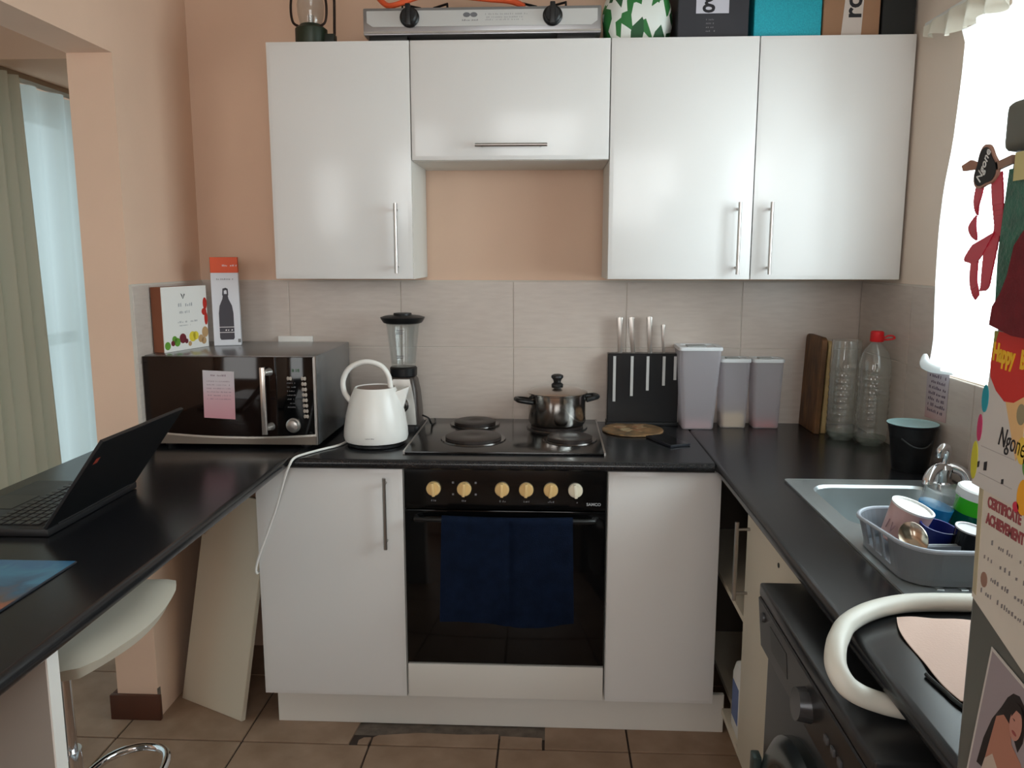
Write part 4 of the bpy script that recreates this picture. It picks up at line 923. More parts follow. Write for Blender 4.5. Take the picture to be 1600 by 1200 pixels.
tag(b.build('cord', BLACKPL), 'thin black cord along the near edge of the peach cloth', 'cord')

# washing machine under the worktop
t = thing('washing_machine', 'dark grey front-loading washing machine under the right worktop', 'washing machine', (0.74, 1.31, 0))
WMG = mat('graphite_metal', (42, 42, 44), 0.33, 0.3)
wy0, wy1, wx = 1.005, 1.605, 0.446
MB().box(wx + 0.012, 1.03, wy0, wy1, 0.012, 0.800, 0.004).build('cabinet', WMG, t)
MB().box(wx - 0.012, 1.03, wy0 - 0.001, wy1 + 0.001, 0.8005, 0.829, 0.006, 3).build('lid', mat('graphite_top', (38, 39, 41), 0.28), t)
cpn = MB().prism([(wx + 0.014, wy0, 0.69), (wx - 0.004, wy0, 0.69), (wx - 0.014, wy0, 0.80), (wx + 0.014, wy0, 0.80)], (0, wy1 - wy0, 0), 0.003, 1).build('control_panel', mat('panel_black', (26, 26, 28), 0.3), t)
b = MB(); b.cyl((wx - 0.006, 1.285, 0.745), (wx - 0.030, 1.285, 0.747), 0.030, 0.027, 28); b.build('program_dial', mat('graphite_dial', (92, 92, 94), 0.25, 0.7), t)
b = MB(); b.cyl((wx - 0.008, 1.565, 0.770), (wx - 0.016, 1.565, 0.771), 0.010, 0.009, 18); b.build('power_button', mat('button_graphite', (96, 96, 98), 0.3, 0.6), t)
MB().prism([(wx, 1.405, 0.725), (wx - 0.0079, 1.405, 0.725), (wx - 0.0124, 1.405, 0.775), (wx, 1.405, 0.775)], (0, 0.11, 0)).build('display_window', mat('dim_display', (16, 16, 18), 0.35), t)
b = MB()
for k in range(5): b.box(wx - 0.0125, wx - 0.004, 1.06 + k * 0.03, 1.075 + k * 0.03, 0.738, 0.750, 0.001)
b.build('option_buttons', mat('option_grey', (80, 80, 82), 0.4), t)
b = MB(); b.xf = Matrix.Translation((wx + 0.012, 1.305, 0.40)) @ Matrix.Rotation(R(-90), 4, 'Y'); b.lathe([(0.235, -0.004), (0.235, 0.018), (0.215, 0.032), (0.185, 0.034), (0.170, 0.022), (0.170, -0.004)], n=48, close=True)
pd = b.build('porthole_ring', mat('dark_chrome_ring', (84, 92, 92), 0.2, 0.8), t)
b = MB(); b.xf = Matrix.Translation((wx + 0.012, 1.305, 0.40)) @ Matrix.Rotation(R(-90), 4, 'Y'); b.lathe([(0.172, 0.006), (0.168, 0.020), (0.12, 0.034), (0.06, 0.040), (0.001, 0.041)], n=48); b.build('porthole_glass', BLACKGL, t)
MB().box(wx - 0.034, wx - 0.016, 1.505, 1.535, 0.33, 0.50, 0.005).build('door_handle', mat('handle_teal_grey', (70, 84, 84), 0.3, 0.5), t)
for y in (wy0 + 0.06, wy1 - 0.06):
    for x in (0.50, 0.98): MB().cyl((x, y, 0.0003), (x, y, 0.0125), 0.02, n=14).build('foot', BLACKPL, t)

# detergent bottle in the open cabinet
t = thing('detergent_bottle', 'white detergent bottle with dark blue cap inside the open cabinet', 'bottle', (0.585, 2.205, 0.1183))
b = MB(); dl = lambda s, z: L3(rrect(0.585 - 0.042 * s, 0.585 + 0.042 * s, 2.205 - 0.055 * s, 2.205 + 0.055 * s, 0.018 * s), z)
rings(b, [dl(0.05, 0.1184), dl(0.94, 0.1184), dl(1, 0.125), dl(1, 0.29), dl(0.85, 0.32), dl(0.42, 0.335), dl(0.40, 0.345), dl(0.05, 0.345)]); b.build('body', WHITEPL, t)
MB().lathe([(0.022, 0.3452), (0.022, 0.372), (0.019, 0.375), (0.001, 0.375)], (0.585, 2.205, 0), 20).build('cap', mat('navy_cap', (30, 46, 110), 0.35), t)
b = MB().box(0.5418, 0.5435, 2.170, 2.240, 0.16, 0.27).build('label_panel', mat('blue_label', (90, 110, 160), 0.5), t)

# oven towel, folded over the oven handle
def towel(u_, v_):
    x = -0.316 + 0.386 * u_
    if v_ < 0.42: k = v_ / 0.42; z = 0.470 + (0.726 - 0.470) * k; y = 2.3155 - 0.001 * k - (0.006 if k > 0.9 else 0)
    elif v_ < 0.50: k = (v_ - 0.42) / 0.08; a = R(180 * k); z = 0.724 + 0.0115 * math.sin(a); y = 2.290 + 0.0125 * math.cos(a)
    else: k = (v_ - 0.50) / 0.50; z = 0.724 - 0.312 * k; y = 2.2775 - 0.004 * k
    if v_ > 0.5:
        k = (v_ - 0.5) * 2
        y += -0.003 * k * (math.sin(u_ * 11 + 1) + 0.6 * math.sin(u_ * 23 + k * 2)) + 0.006 * math.exp(-((u_ - 0.52) / 0.02) ** 2)
        x += 0.006 * k * (u_ - 0.5) * 2 * (1 if u_ > 0.5 else 1.3)
        z -= 0.008 * math.sin(u_ * 3.14) * k - 0.006 * math.sin(u_ * 6.3) * k
    if v_ > 0.40: z -= 0.004 * math.sin(u_ * 3.14)
    return (x, y, z)
tw_ = MB().grid(towel, 60, 50, thick=0.0022).build('hand_towel', mat('navy_terry', (15, 25, 44), 0.95, var=0.25, vscale=30, bump=0.7, bscale=420, spec=0.1), smooth=80)
tag(tw_, 'dark blue hand towel hanging over the oven door handle', 'towel')

# ================================================================ ON TOP OF THE WALL CABINETS
ZT_ = ZU1 + 0.0006
t = thing('lantern', 'dark green hurricane lantern with glass globe on the left cabinet', 'lantern', (-0.752, 2.665, ZT_))
LXc, LYc = -0.760, 2.665
MB().lathe([(0.048, 0), (0.050, 0.004), (0.050, 0.052), (0.040, 0.060), (0.034, 0.066), (0.001, 0.066)], (LXc, LYc, ZT_), 28).build('fuel_tank', mat('dark_green_tin', (38, 48, 34), 0.4, 0.2), t)
MB().lathe([(0.034, 0.066), (0.041, 0.095), (0.043, 0.125), (0.036, 0.165), (0.030, 0.18), (0.028, 0.18), (0.034, 0.163), (0.041, 0.125), (0.039, 0.095), (0.032, 0.068)], (LXc, LYc, ZT_), 28, close=True).build('globe', GLASSC, t)
MB().lathe([(0.034, 0.18), (0.036, 0.19), (0.030, 0.215), (0.022, 0.235), (0.001, 0.24)], (LXc, LYc, ZT_), 24).build('chimney_cap', mat('dark_green_tin_cap', (38, 48, 34), 0.4, 0.2), t)
MB().lathe([(0.008, 0.066), (0.008, 0.095), (0.001, 0.098)], (LXc, LYc, ZT_), 12).build('wick_holder', STEEL, t)
DWIRE = mat('brown_wire', (40, 24, 18), 0.45, 0.4)
for s in (-1, 1):
    MB().tube([(LXc + s * 0.035, LYc - 0.02, ZT_ + 0.058), (LXc + s * 0.052, LYc - 0.022, ZT_ + 0.072), (LXc + s * 0.056, LYc - 0.022, ZT_ + 0.12), (LXc + s * 0.045, LYc - 0.02, ZT_ + 0.19)], 0.004, 8).build('guard_wire', DWIRE, t)
MB().tube([(LXc + 0.03, LYc, ZT_ + 0.030), (LXc + 0.068, LYc, ZT_ + 0.032), (LXc + 0.074, LYc, ZT_ + 0.06), (LXc + 0.072, LYc, ZT_ + 0.20), (LXc + 0.03, LYc, ZT_ + 0.225)], 0.0045, 8).build('side_tube', DWIRE, t)
MB().box(LXc + 0.045, LXc + 0.078, LYc - 0.02, LYc + 0.015, ZT_, ZT_ + 0.036, 0.004).build('side_foot', mat('dark_green_tin_foot', (30, 36, 28), 0.5), t)
# gas stove
t = thing('gas_stove', 'silver two-burner gas stove on top of the wall cabinets', 'gas stove', (-0.215, 2.75, ZT_))
gx0, gx1, gy0, gy1 = -0.582, 0.148, 2.607, 2.86
gz0, gz1 = ZT_ + 0.018, ZT_ + 0.098
GS = mat('stove_silver', (150, 150, 152), 0.3, 0.8)
MB().box(gx0, gx1, gy0, gy1, gz0, gz1, 0.006).build('body', GS, t)
FS = fr((0, gy0, 0), (1, 0, 0), (0, 0, 1))
b = MB(); flat(b, FS, [(gx0 + 0.012, gz1 - 0.010), (gx0 + 0.012, gz0 + 0.036), (gx0 + 0.03, gz0 + 0.024), (gx1 - 0.03, gz0 + 0.024), (gx1 - 0.012, gz0 + 0.036), (gx1 - 0.012, gz1 - 0.010)], 0, 0.002); b.build('front_plate', mat('stove_plate', (196, 197, 196), 0.35, 0.4), t)
b = MB(); flat(b, FS, rect(gx0 + 0.002, gx1 - 0.002, gz0 + 0.004, gz0 + 0.010), 0, 0.004); b.build('lower_trim', CHROME, t)
b = MB()
for k, y_ in enumerate((0.060, 0.051, 0.044)): scrawl(b, FS, -0.205, -0.090 + 0.02 * (k == 0), gz0 + y_ - 0.005, 0.005, 0.0021, seed=40 + k)
b.build('front_print', mat('stove_print', (150, 152, 154), 0.6), t)
b = MB(); flat(b, FS, ell(-0.262, gz0 + 0.056, 0.011, 0.007), 0.002, 0.0026); flat(b, FS, ell(-0.240, gz0 + 0.056, 0.011, 0.007), 0.002, 0.0026); scrawl(b, FS, -0.276, -0.226, gz0 + 0.038, 0.006, 0.0021, seed=44); b.build('front_emblem', mat('stove_emblem', (112, 112, 116), 0.6), t)
for x in (-0.437, 0.0):
    b = MB(); b.xf = Matrix.Translation((x, gy0 - 0.001, gz0 + 0.050)) @ Matrix.Rotation(R(90), 4, 'X'); b.lathe([(0.030, 0), (0.030, 0.006), (0.025, 0.010), (0.024, 0.026), (0.020, 0.029), (0.001, 0.029)], n=24); b.xf = None
    b.xf = Matrix.Translation((x, gy0 - 0.030, gz0 + 0.050)); b.box(-0.008, 0.008, -0.010, 0.004, -0.030, 0.032, 0.004); b.xf = None
    b.build('knob', BLACKPL, t)
for x in (gx0 + 0.075, gx1 - 0.075):
    MB().box(x - 0.06, x + 0.06, gy0 + 0.01, gy0 + 0.04, ZT_, gz0 + 0.001, 0.004).build('foot', BLACKPL, t)
    MB().box(x - 0.06, x + 0.06, gy1 - 0.04, gy1 - 0.01, ZT_, gz0 + 0.001, 0.004).build('foot', BLACKPL, t)
for x in (-0.40, -0.03):
    MB().lathe([(0.055, 0), (0.055, 0.006), (0.035, 0.010), (0.035, 0.020), (0.001, 0.022)], (x, 2.745, gz1), 28).build('burner', MATBLK, t)
    b = MB()
    for a in (0, 90, 180, 270):
        ca, sa = math.cos(R(a + 45)), math.sin(R(a + 45))
        b.tube([(x + 0.10 * ca, 2.745 + 0.10 * sa, gz1 + 0.001), (x + 0.10 * ca, 2.745 + 0.10 * sa, gz1 + 0.028), (x + 0.03 * ca, 2.745 + 0.03 * sa, gz1 + 0.030)], 0.004, 8, smooth=False)
    b.build('pan_support', MATBLK, t)
tag(MB().tube([(-0.55, 2.66, gz1 + 0.052), (-0.52, 2.635, gz1 + 0.020), (-0.49, 2.625, gz1 + 0.0115), (-0.40, 2.640, gz1 + 0.042), (-0.30, 2.64, gz1 + 0.040), (-0.20, 2.640, gz1 + 0.030), (-0.13, 2.652, gz1 + 0.026), (-0.09, 2.66, gz1 + 0.014), (-0.16, 2.67, gz1 + 0.044), (-0.30, 2.665, gz1 + 0.058), (-0.42, 2.675, gz1 + 0.05)], 0.0085, 10).build('gas_hose', mat('orange_hose', (226, 92, 48), 0.45)), 'orange rubber gas hose coiled on top of the gas stove', 'hose')
b = MB().cyl((-0.552, 2.66, gz1 + 0.048), (-0.585, 2.67, gz1 + 0.064), 0.011, n=14).cyl((-0.545, 2.655, gz1 + 0.044), (-0.555, 2.662, gz1 + 0.052), 0.013, n=14)
# shopping bag
m = bpy.data.materials.new('leaf_print_fabric'); m.use_nodes = True; nt = m.node_tree; bs = nt.nodes['Principled BSDF']; bs.inputs['Roughness'].default_value = 0.6
tc = nt.nodes.new('ShaderNodeTexCoord'); wv_ = nt.nodes.new('ShaderNodeTexVoronoi'); wv_.inputs['Scale'].default_value = 30; wv_.inputs['Randomness'].default_value = 0.9
mp = nt.nodes.new('ShaderNodeMapping'); mp.inputs['Scale'].default_value = (1.5, 0.7, 0.6); mp.inputs['Rotation'].default_value = (0, R(38), 0)
rp = nt.nodes.new('ShaderNodeValToRGB'); rp.color_ramp.interpolation = 'CONSTANT'
nt.links.new(tc.outputs['Object'], mp.inputs[0]); nt.links.new(mp.outputs[0], wv_.inputs['Vector'])
sc_ = nt.nodes.new('ShaderNodeSeparateColor'); nt.links.new(wv_.outputs['Color'], sc_.inputs[0]); nt.links.new(sc_.outputs[0], rp.inputs[0]); nt.links.new(rp.outputs[0], bs.inputs['Base Color'])
e_ = rp.color_ramp.elements; e_[0].position = 0; e_[0].color = (*lin((36, 112, 50)), 1); e_[1].position = 0.48; e_[1].color = (*lin((224, 228, 222)), 1)
k_ = e_.new(0.28); k_.color = (*lin((20, 78, 38)), 1)
b = MB()
def bag(u_, v_):
    a = u_ * 6.28318; ca, sa = math.cos(a), math.sin(a); sx = abs(ca) ** 0.55 * (1 if ca > 0 else -1); sy = abs(sa) ** 0.7 * (1 if sa > 0 else -1)
    k = 0.86 + 0.16 * math.sin(min(1, v_ * 1.2 + 0.15) * 3.0); w = 1 + 0.03 * math.sin(a * 5 + v_ * 9)
    return (0.262 + 0.104 * sx * k * w, 2.70 + 0.085 * sy * k * w, ZT_ + 0.21 * v_)
b.grid(bag, 44, 16, closed_u=True); b.prism([bag(i / 44, 0) for i in range(44)], (0, 0, 0.002)); b.prism([bag(i / 44, 1) for i in range(44)], (0, 0, -0.002))
tag(b.build('cooler_bag', m, smooth=60), 'green and white leaf-print bag on top of the wall cabinets', 'bag')
def carton(x0, x1, y0, y1, h, m, label, rz=0):
    t = thing('storage_box', label, 'box', ((x0 + x1) / 2, (y0 + y1) / 2, ZT_), 0, 'boxes on top of the right wall cabinet')
    MB().box(x0, x1, y0, y1, ZT_, ZT_ + h - 0.04, 0.002, 1).build('body', m, t)
    MB().box(x0 - 0.002, x1 + 0.002, y0 - 0.002, y1 + 0.002, ZT_ + h - 0.04, ZT_ + h, 0.002, 1).build('lid', m, t)
    return t
t = carton(0.378, 0.590, 2.612, 2.84, 0.30, mat('charcoal_card', (44, 44, 50), 0.55), 'charcoal box with a white label beside the leaf-print bag')
FK = fr((0, 2.612, 0), (1, 0, 0), (0, 0, 1))
b = MB(); flat(b, FK, rect(0.432, 0.530, ZT_ + 0.070, ZT_ + 0.165)); lb = b.build('label_panel', mat('label_lilac', (196, 194, 204), 0.5), t)
letters('label_letter', 'g', FK, 0.085, DINK, t, 0.452, ZT_ + 0.092, bold=0.001)
b = MB()
for k in range(4): scrawl(b, FK, 0.463, 0.487, ZT_ + 0.050 - k * 0.011, 0.006, seed=60 + k)
b.build('small_print', INK, t)
carton(0.606, 0.806, 2.612, 2.82, 0.26, mat('turquoise_glitter', (22, 168, 184), 0.45, rgb2=(12, 142, 160), vscale=300, bump=0.3, bscale=500), 'turquoise glitter box between the charcoal and cardboard boxes')
t = carton(0.811, 0.978, 2.614, 2.84, 0.28, mat('kraft_card', (150, 112, 84), 0.7, var=0.06, vscale=10), 'brown cardboard box with a white printed strip')
FK = fr((0, 2.614, 0), (1, 0, 0), (0, 0, 1))
b = MB(); flat(b, FK, [(0.866, ZT_ + 0.004), (0.925, ZT_ + 0.004), (0.932, ZT_ + 0.236), (0.882, ZT_ + 0.236)]); b.build('printed_strip', mat('strip_white', (196, 184, 176), 0.6), t)
letters('strip_lettering', 'ro', fr((0.921, 2.614, ZT_ + 0.050), (0, 0, 1), (-1, 0, 0)), 0.075, DINK, t, 0, 0, bold=0.0018)
carton(0.985, 1.082, 2.614, 2.84, 0.25, mat('black_card', (24, 26, 26), 0.55), 'narrow black box at the right end next to the curtain rail')

# ================================================================ CURTAINS, NOTE BY THE WINDOW
SHEER = sheet('kitchen_sheer', (248, 249, 248), clear=0.30, transl=0.80)
YLP = [(2.07, 2.235), (2.03, 2.205), (1.94, 2.208), (1.78, 2.226), (1.668, 2.256), (1.558, 2.266), (1.43, 2.262), (1.259, 2.245), (1.19, 2.262)]
def yleft(z):
    for (za, ya), (zb, yb) in zip(YLP, YLP[1:]):
        if za >= z >= zb: return ya + (yb - ya) * (za - z) / (za - zb)
    return YLP[0][1] if z > 2.07 else YLP[-1][1]
def curt(u_, v_):
    z = 2.062 - (2.062 - 1.195) * v_; ya = yleft(z); y = ya - u_ * (ya - 1.12)
    return (1.040 + 0.016 * math.sin(u_ * 46) * (0.6 + 0.4 * math.sin(v_ * 2 + u_ * 5)) - 0.004 * math.sin(u_ * 17), y, z)
ct = thing('window_curtain', 'sheer white curtain over the kitchen window, glowing with daylight', 'curtain', (1.04, 1.6, 1.19))
MB().grid(curt, 170, 24).build('panel', SHEER, ct, smooth=80)
def frill(u_, v_):
    y = 2.43 - u_ * 1.34; k = u_
    z = 2.122 - 0.062 * v_ * (0.35 + 0.65 * min(1, u_ * 7)) - (0.010 * (0.5 + 0.5 * math.sin(u_ * 70)) * v_)
    return (1.030 + 0.016 * math.sin(u_ * 88) * (0.3 + 0.7 * v_) , y, z)
MB().grid(frill, 170, 8).build('heading', sheet('heading_fabric', (226, 220, 206), clear=0.04, transl=0.35), ct, smooth=80)
def hem(u_, v_):
    a = v_ * 6.2832; y = 2.310 - 0.10 * u_; r = 0.017 * (1 - 0.55 * u_)
    return (1.045 + r * math.cos(a), y, 1.205 + 0.004 * math.sin(u_ * 8) + r * math.sin(a) * 1.1)
MB().tube([(1.046, 2.300, 1.222), (1.046, 2.296, 1.198), (1.043, 2.26, 1.190), (1.042, 2.20, 1.190), (1.042, 2.12, 1.194)], lambda q: 0.003 + 0.013 * math.sin(min(1.0, q * 2.2 + 0.05) * 1.75) * (1 - 0.72 * max(0, q - 0.3) / 0.7), 12).build('gathered_hem', sheet('hem_fabric', (236, 238, 238), clear=0.05, transl=0.35), ct, smooth=80)
t = thing('curtain_rail', 'white curtain rail running along the wall above the window', 'curtain rail', (1.035, 1.7, 2.12))
MB().box(1.048, 1.060, 1.06, 2.468, 2.122, 2.140, 0.003).build('track', WHITEPL, t)
for y in (1.12, 1.8, 2.40): MB().box(1.060, 1.0895, y - 0.008, y + 0.008, 2.124, 2.134).build('bracket', WHITEPL, t)
FN = fr((1.0795, 2.350, 1.035), (0, -1, 0), (0, 0, 1))
t = flat(MB(), FN, [(0.004, 0.0), (0.128, 0.006), (0.130, 0.150), (0.0, 0.140)], 0, 0.0008).build('paper_note', ramp_z('lilac_paper', [(0, (190, 150, 146)), (0.3, (182, 164, 166)), (1, (190, 182, 190))]))
tag(t, 'lilac paper with handwriting stuck on the tiles below the curtain', 'paper')
b = MB()
for k in range(7): scrawl(b, FN, 0.018, 0.112, 0.120 - k * 0.0165, 0.011, 0.0009, seed=70 + k)
b.build('handwriting', mat('purple_ink', (92, 74, 92), 0.8), t)

# lounge curtains
LSH = sheet('lounge_sheer', (206, 222, 222), clear=0.12, transl=0.62)
def lsh(u_, v_):
    y = 1.3 + 3.05 * u_; z = 2.262 - 2.24 * v_
    return (-2.395 + 0.022 * math.sin(u_ * 95) + 0.010 * math.sin(u_ * 37 + 1), y, z)
tag(MB().grid(lsh, 220, 12).build('sheer_curtain', LSH, smooth=80), 'pale blue-white sheer curtain across the lounge glass door', 'curtain', 'lounge curtains')
LTH = sheet('lounge_drape', (206, 198, 180), clear=0.0, transl=0.33)
def ldr(u_, v_):
    z = 2.262 - 2.24 * v_; y1 = 3.575 + 0.075 * v_; y0 = 2.95 - 0.05 * v_
    y = y0 + (y1 - y0) * u_
    return (-2.315 + 0.026 * math.sin(u_ * 48) + 0.006 * math.sin(u_ * 19 + v_), y, z)
tag(MB().grid(ldr, 120, 12).build('drape', LTH, smooth=80), 'heavy beige drape hanging in front of the lounge sheer', 'curtain', 'lounge curtains')
t = thing('lounge_curtain_rail', 'thin rail under the lounge bulkhead carrying the curtains', 'curtain rail', (-2.36, 2.9, 2.27))
MB().box(-2.40, -2.33, 1.2, 4.4, 2.2645, 2.2875, 0.002).build('track', mat('rail_brown', (150, 132, 112), 0.6), t)

# ================================================================ FRIDGE AND ITS DOOR
FX, FY = 0.44, 0.825
t = thing('fridge', 'tall grey fridge at the right edge covered in papers', 'fridge', (0.75, 0.51, 0))
FRM = mat('grey_metallic_fridge', (112, 112, 106), 0.38, 0.35)
MB().box(FX + 0.05, 1.06, 0.20, FY - 0.004, 0.02, 1.600, 0.005).build('cabinet', FRM, t)
MB().box(FX + 0.001, FX + 0.048, 0.20, FY, 0.58, 1.588, 0.008, 3).build('door', FRM, t)
MB().box(FX + 0.001, FX + 0.048, 0.20, FY, 0.03, 0.572, 0.008, 3).build('freezer_door', FRM, t)
MB().box(FX - 0.006, 1.06, 0.198, FY + 0.006, 1.5885, 1.636, 0.010, 3).build('top_cap', mat('olive_grey_plastic', (96, 98, 88), 0.5), t)
for x in (0.54, 1.0):
    for y in (0.26, 0.76): MB().cyl((x, y, 0.0003), (x, y, 0.021), 0.02, n=12).build('foot', BLACKPL, t)
FF = fr((FX, FY, 0), (0, -1, 0), (0, 0, 1))       # u = distance from the far edge, v = height
def paper(name, label, cat, F, pts, m, h0, h1):
    b = MB(); flat(b, F, pts, h0, h1); return tag(b.build(name, m), label, cat, 'papers and magnets on the fridge')
# certificate (under the card)
cert = paper('certificate', 'cream certificate with dark red capitals under the birthday card', 'certificate', FF, [(0.000, 1.285), (0.006, 1.142), (0.11, 1.108), (0.212, 1.106), (0.212, 1.285)], mat('cream_paper', (214, 206, 194), 0.65, var=0.04, vscale=20), 0.0, 0.0007)
CR = mat('maroon_print', (150, 74, 78), 0.7)
letters('title_lettering', 'CERTIFICATE', FF, 0.0150, CR, cert, 0.020, 1.243, h=0.0009, bold=0.0006, squeeze=0.66)
letters('title_lettering', 'ACHIEVEMENT', FF, 0.0150, CR, cert, 0.020, 1.226, h=0.0009, bold=0.0006, squeeze=0.66)
b = MB()
for k in range(4): scrawl(b, FF, 0.022, 0.19, 1.207 - k * 0.018, 0.006, 0.0008, seed=80 + k, dens=0.8)
b.build('body_print', mat('faint_ink', (130, 124, 124), 0.8), cert)
b = MB(); flat(b, FF, ell(0.026, 1.168, 0.006, 0.008, 12), 0.0007, 0.0012); b.build('seal', mat('seal_brown', (150, 116, 100), 0.7), cert)
b = MB(); flat(b, FF, [(0.001, 1.28), (0.009, 1.28), (0.014, 1.146), (0.007, 1.148)], 0.0007, 0.0011); b.build('side_border', mat('border_olive', (178, 168, 140), 0.7), cert)
# birthday card
card = paper('birthday_card', 'colourful birthday card with a red sun and handwriting, above the certificate', 'card', FF, [(0.006, 1.418), (0.002, 1.360), (-0.006, 1.300), (-0.012, 1.258), (0.215, 1.255), (0.215, 1.418)], mat('card_pale', (206, 202, 198), 0.6), 0.0012, 0.0020)
b = MB(); flat(b, FF, [(0.0065, 1.4178), (0.004, 1.385), (0.006, 1.372), (0.018, 1.360), (0.034, 1.352), (0.050, 1.3535), (0.066, 1.362), (0.09, 1.375), (0.12, 1.395), (0.12, 1.4178)], 0.0020, 0.0024); b.build('red_sun', mat('sun_red', (206, 44, 36), 0.55), card)
b = MB(); flat(b, FF, [(0.0065, 1.4178), (0.0065, 1.398), (0.014, 1.4178)], 0.0024, 0.0027); b.build('olive_corner', mat('corner_olive', (150, 152, 70), 0.6), card)
letters('greeting_lettering', 'Happy', FF @ Matrix.Rotation(R(-3), 4, 'Z'), 0.024, mat('greeting_yellow', (240, 190, 36), 0.5), card, -0.0655, 1.3885, h=0.0026, bold=0.001, squeeze=0.60)
letters('greeting_lettering', 'Birthday', FF @ Matrix.Rotation(R(-3), 4, 'Z'), 0.024, mat('greeting_yellow_b', (240, 190, 36), 0.5), card, -0.018, 1.3885, h=0.0026, bold=0.001, squeeze=0.60)
for rgb, pts in (((22, 150, 168), ell(0.000, 1.349, 0.006, 0.014)), ((190, 50, 100), ell(-0.0055, 1.318, 0.0045, 0.014)), ((196, 190, 50), ell(-0.010, 1.283, 0.006, 0.020)), ((228, 186, 130), [(0.036, 1.353), (0.05, 1.354), (0.07, 1.364), (0.07, 1.32), (0.062, 1.30)]),
                 ((150, 140, 110), ell(0.064, 1.345, 0.007, 0.010)), ((236, 200, 80), ell(0.071, 1.312, 0.008, 0.013)), ((240, 168, 36), ell(0.080, 1.270, 0.010, 0.017)), ((206, 46, 74), ell(0.070, 1.246 + 0.012, 0.005, 0.005)), ((100, 150, 70), ell(0.080, 1.300, 0.006, 0.010))):
    b = MB(); flat(b, FF, pts, 0.0020, 0.0026 if len(pts) > 6 else 0.0023); b.build('border_print', mat('border_%d_%d' % (rgb[0], rgb[1]), rgb, 0.6), card)
letters('handwritten_name', 'Ngone', FF @ Matrix.Rotation(R(-4), 4, 'Z'), 0.027, DINK, card, -0.062, 1.308, h=0.0022, squeeze=0.62, shear=0.25)
b = MB(); scrawl(b, FF, -0.003, 0.012, 1.277, 0.012, 0.0022, seed=91); scrawl(b, FF, 0.042, 0.056, 1.272, 0.010, 0.0022, seed=94, dens=0.9); b.build('handwriting', DINK, card)
b = MB()
for z in (1.300, 1.272): flat(b, FF, rect(0.0, 0.06, z, z + 0.0007), 0.0020, 0.0022)
b.build('ruled_line', mat('faint_rule', (176, 170, 170), 0.8), card)
# photograph
FPh = FF @ Matrix.Translation((0.050, 1.108, 0)) @ Matrix.Rotation(R(-9), 4, 'Z')
ph = paper('photo_print', 'photo print of a long-haired woman in a pale dress, lowest on the fridge', 'photo', FPh, rect(0, 0.13, -0.19, 0), mat('photo_border', (206, 200, 194), 0.35), 0.0, 0.0007)
def pic(name, rgb, pts, k): b = MB(); flat(b, FPh, pts, 0.0007 + 0.0002 * k, 0.0008 + 0.0002 * k); b.build(name, mat(name + '_ink', rgb, 0.4), ph)
pic('backdrop', (158, 146, 150), rect(0.003, 0.127, -0.187, -0.003), 0)
pic('hair', (30, 20, 20), [(0.047, -0.018), (0.056, -0.014), (0.066, -0.018), (0.073, -0.032), (0.074, -0.052), (0.070, -0.066), (0.060, -0.058), (0.046, -0.062), (0.036, -0.095), (0.025, -0.125), (0.014, -0.128), (0.017, -0.095), (0.024, -0.066), (0.034, -0.044), (0.040, -0.028)], 1)
pic('shoulders', (178, 122, 102), [(0.030, -0.058), (0.040, -0.048), (0.052, -0.050), (0.060, -0.066), (0.078, -0.072), (0.090, -0.090), (0.094, -0.13), (0.090, -0.187), (0.020, -0.187), (0.026, -0.11)], 2)
pic('dress', (196, 178, 164), [(0.026, -0.112), (0.036, -0.098), (0.055, -0.110), (0.074, -0.098), (0.092, -0.112), (0.096, -0.187), (0.016, -0.187)], 3)
pic('face', (190, 136, 120), ell(0.060, -0.043, 0.0095, 0.0165, 18, 0.1), 4)
pic('fringe', (30, 20, 20), [(0.050, -0.030), (0.054, -0.022), (0.062, -0.021), (0.070, -0.030), (0.064, -0.028), (0.057, -0.029), (0.052, -0.040)], 5)
pic('eyes_and_mouth', (84, 46, 44), [(0.054, -0.040), (0.058, -0.039), (0.058, -0.041)], 5); pic('lips', (150, 70, 70), ell(0.0605, -0.052, 0.004, 0.0018, 10), 5)
# green felt piece with maroon lower part
gf = thing('felt_decoration', 'green felt decoration with maroon lower part hanging on the fridge', 'decoration', (FX, 0.77, 1.42), 0, 'papers and magnets on the fridge')
b = MB(); flat(b, FF, [(0.013, 1.572), (0.009, 1.527), (0.0065, 1.492), (0.010, 1.440), (0.03, 1.437), (0.12, 1.437), (0.12, 1.572)], 0.0025, 0.0065); b.build('green_felt', mat('green_felt', (28, 98, 76), 0.95, var=0.3, vscale=60, bump=0.8, bscale=250, sheen=0.3), gf)
b = MB(); flat(b, FF, [(0.0095, 1.424), (0.012, 1.442), (0.024, 1.455), (0.033, 1.472), (0.040, 1.50), (0.060, 1.52), (0.12, 1.52), (0.12, 1.416), (0.05, 1.417)], 0.0065, 0.0105); b.build('maroon_felt', mat('maroon_felt', (112, 30, 38), 0.9, var=0.2, vscale=40, bump=0.5, bscale=250), gf)
paper('sticky_note', 'pale yellow slip at the top of the fridge door', 'paper', FF, rect(0.023, 0.075, 1.560, 1.586), mat('pale_yellow', (206, 196, 138), 0.7), 0.0068, 0.0075)
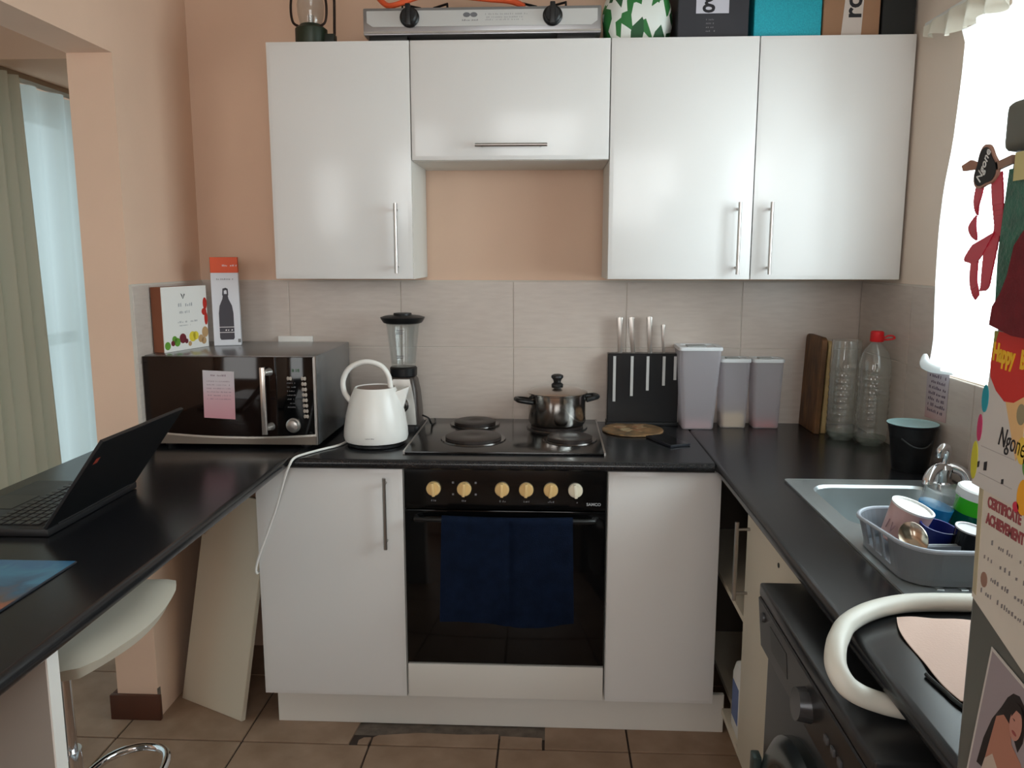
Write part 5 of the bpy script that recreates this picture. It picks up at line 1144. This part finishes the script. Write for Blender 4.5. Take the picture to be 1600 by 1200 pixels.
# black tag on ribbon, clipped past the fridge edge
FTg = fr((FX - 0.004, FY, 0), (0, -1, 0), (0, 0, 1))
tg = thing('tag_magnet', 'black cloud-shaped wooden tag with white writing at the fridge edge', 'magnet', (FX, 0.85, 1.56), 0, 'papers and magnets on the fridge')
def tagpts(k, n_=36):
    o = []
    for i in range(n_):
        a = 2 * math.pi * i / n_; r = 0.0175 * (1 + 0.16 * math.cos(3 * (a - R(100)))) * k; o.append((-0.030 + r * math.cos(a) * 1.06, 1.5775 + r * math.sin(a) * 1.02))
    return o
b = MB(); flat(b, FTg, tagpts(1.14), 0, 0.003); b.build('wooden_back', mat('pinkish_wood', (168, 128, 112), 0.6), tg)
b = MB(); flat(b, FTg, tagpts(1.0), 0.003, 0.0038); b.build('black_face', mat('chalk_black', (22, 22, 24), 0.6), tg)
letters('tag_writing', 'Ngone', FTg @ Matrix.Translation((-0.036, 1.563, 0)) @ Matrix.Rotation(R(62), 4, 'Z'), 0.0145, mat('chalk_white', (226, 226, 224), 0.7), tg, 0, 0, h=0.004, squeeze=0.85, shear=0.2)
b = MB(); flat(b, FTg, [(-0.012, 1.573), (0.016, 1.577), (0.016, 1.585), (-0.012, 1.581)], -0.001, 0.003); b.build('wooden_clip', mat('hinge_wood', (150, 120, 104), 0.6), tg); b = MB(); flat(b, FTg, [(-0.080, 1.585), (-0.062, 1.589), (-0.046, 1.584), (-0.046, 1.578), (-0.076, 1.579)], -0.0005, 0.0025); b.build('wooden_peg', mat('clip_wood', (160, 116, 96), 0.6), tg)
rb = thing('ribbon_bow', 'red satin ribbon bow hanging below the black tag', 'ribbon', (FX, 0.85, 1.49), 0, 'papers and magnets on the fridge')
RS = mat('red_satin', (196, 30, 62), 0.4, sheen=0.2)
def strip(pts_l, pts_r, w=0.0):
    def sm(P_):
        o = []
        for i in range(len(P_) - 1):
            p0, p1, p2, p3 = P_[max(i - 1, 0)], P_[i], P_[i + 1], P_[min(i + 2, len(P_) - 1)]
            for k in range(4):
                q = k / 4; o.append(tuple(0.5 * (2 * p1[c] + (p2[c] - p0[c]) * q + (2 * p0[c] - 5 * p1[c] + 4 * p2[c] - p3[c]) * q * q + (3 * p1[c] - p0[c] - 3 * p2[c] + p3[c]) * q ** 3) for c in (0, 1)))
        return o + [P_[-1]]
    pts_l, pts_r = sm(pts_l), sm(pts_r)
    b = MB(); n_ = len(pts_l)
    for i in range(n_ - 1):
        flat(b, FTg, [pts_l[i], pts_r[i], pts_r[i + 1], pts_l[i + 1]], -0.001 + 0.0015 * math.sin(i * 0.4), 0.0004 + 0.0015 * math.sin(i * 0.4))
    return b
strip([(-0.050, 1.562), (-0.050, 1.548), (-0.048, 1.536), (-0.0465, 1.532)], [(-0.035, 1.562), (-0.036, 1.550), (-0.042, 1.540), (-0.0455, 1.532)]).build('strap', RS, rb)
strip([(-0.022, 1.566), (-0.016, 1.55), (-0.012, 1.53), (-0.012, 1.515), (-0.020, 1.506)], [(-0.004, 1.572), (0.004, 1.552), (0.006, 1.53), (0.004, 1.512), (-0.008, 1.503)]).build('strap', RS, rb)
strip([(-0.046, 1.532), (-0.056, 1.521), (-0.052, 1.511), (-0.045, 1.5065)], [(-0.0455, 1.532), (-0.042, 1.522), (-0.041, 1.513), (-0.0435, 1.5065)]).build('bow_loop', RS, rb)
strip([(-0.048, 1.502), (-0.058, 1.490), (-0.060, 1.485)], [(-0.008, 1.514), (-0.024, 1.492), (-0.040, 1.482)]).build('bow_loop', RS, rb)
strip([(-0.046, 1.496), (-0.045, 1.47), (-0.040, 1.452), (-0.036, 1.446)], [(-0.034, 1.496), (-0.031, 1.47), (-0.029, 1.458), (-0.030, 1.451)]).build('ribbon_tail', RS, rb)
strip([(-0.024, 1.502), (-0.022, 1.48), (-0.024, 1.462), (-0.030, 1.455)], [(0.002, 1.51), (-0.002, 1.48), (-0.008, 1.462), (-0.018, 1.456)]).build('ribbon_tail', RS, rb)
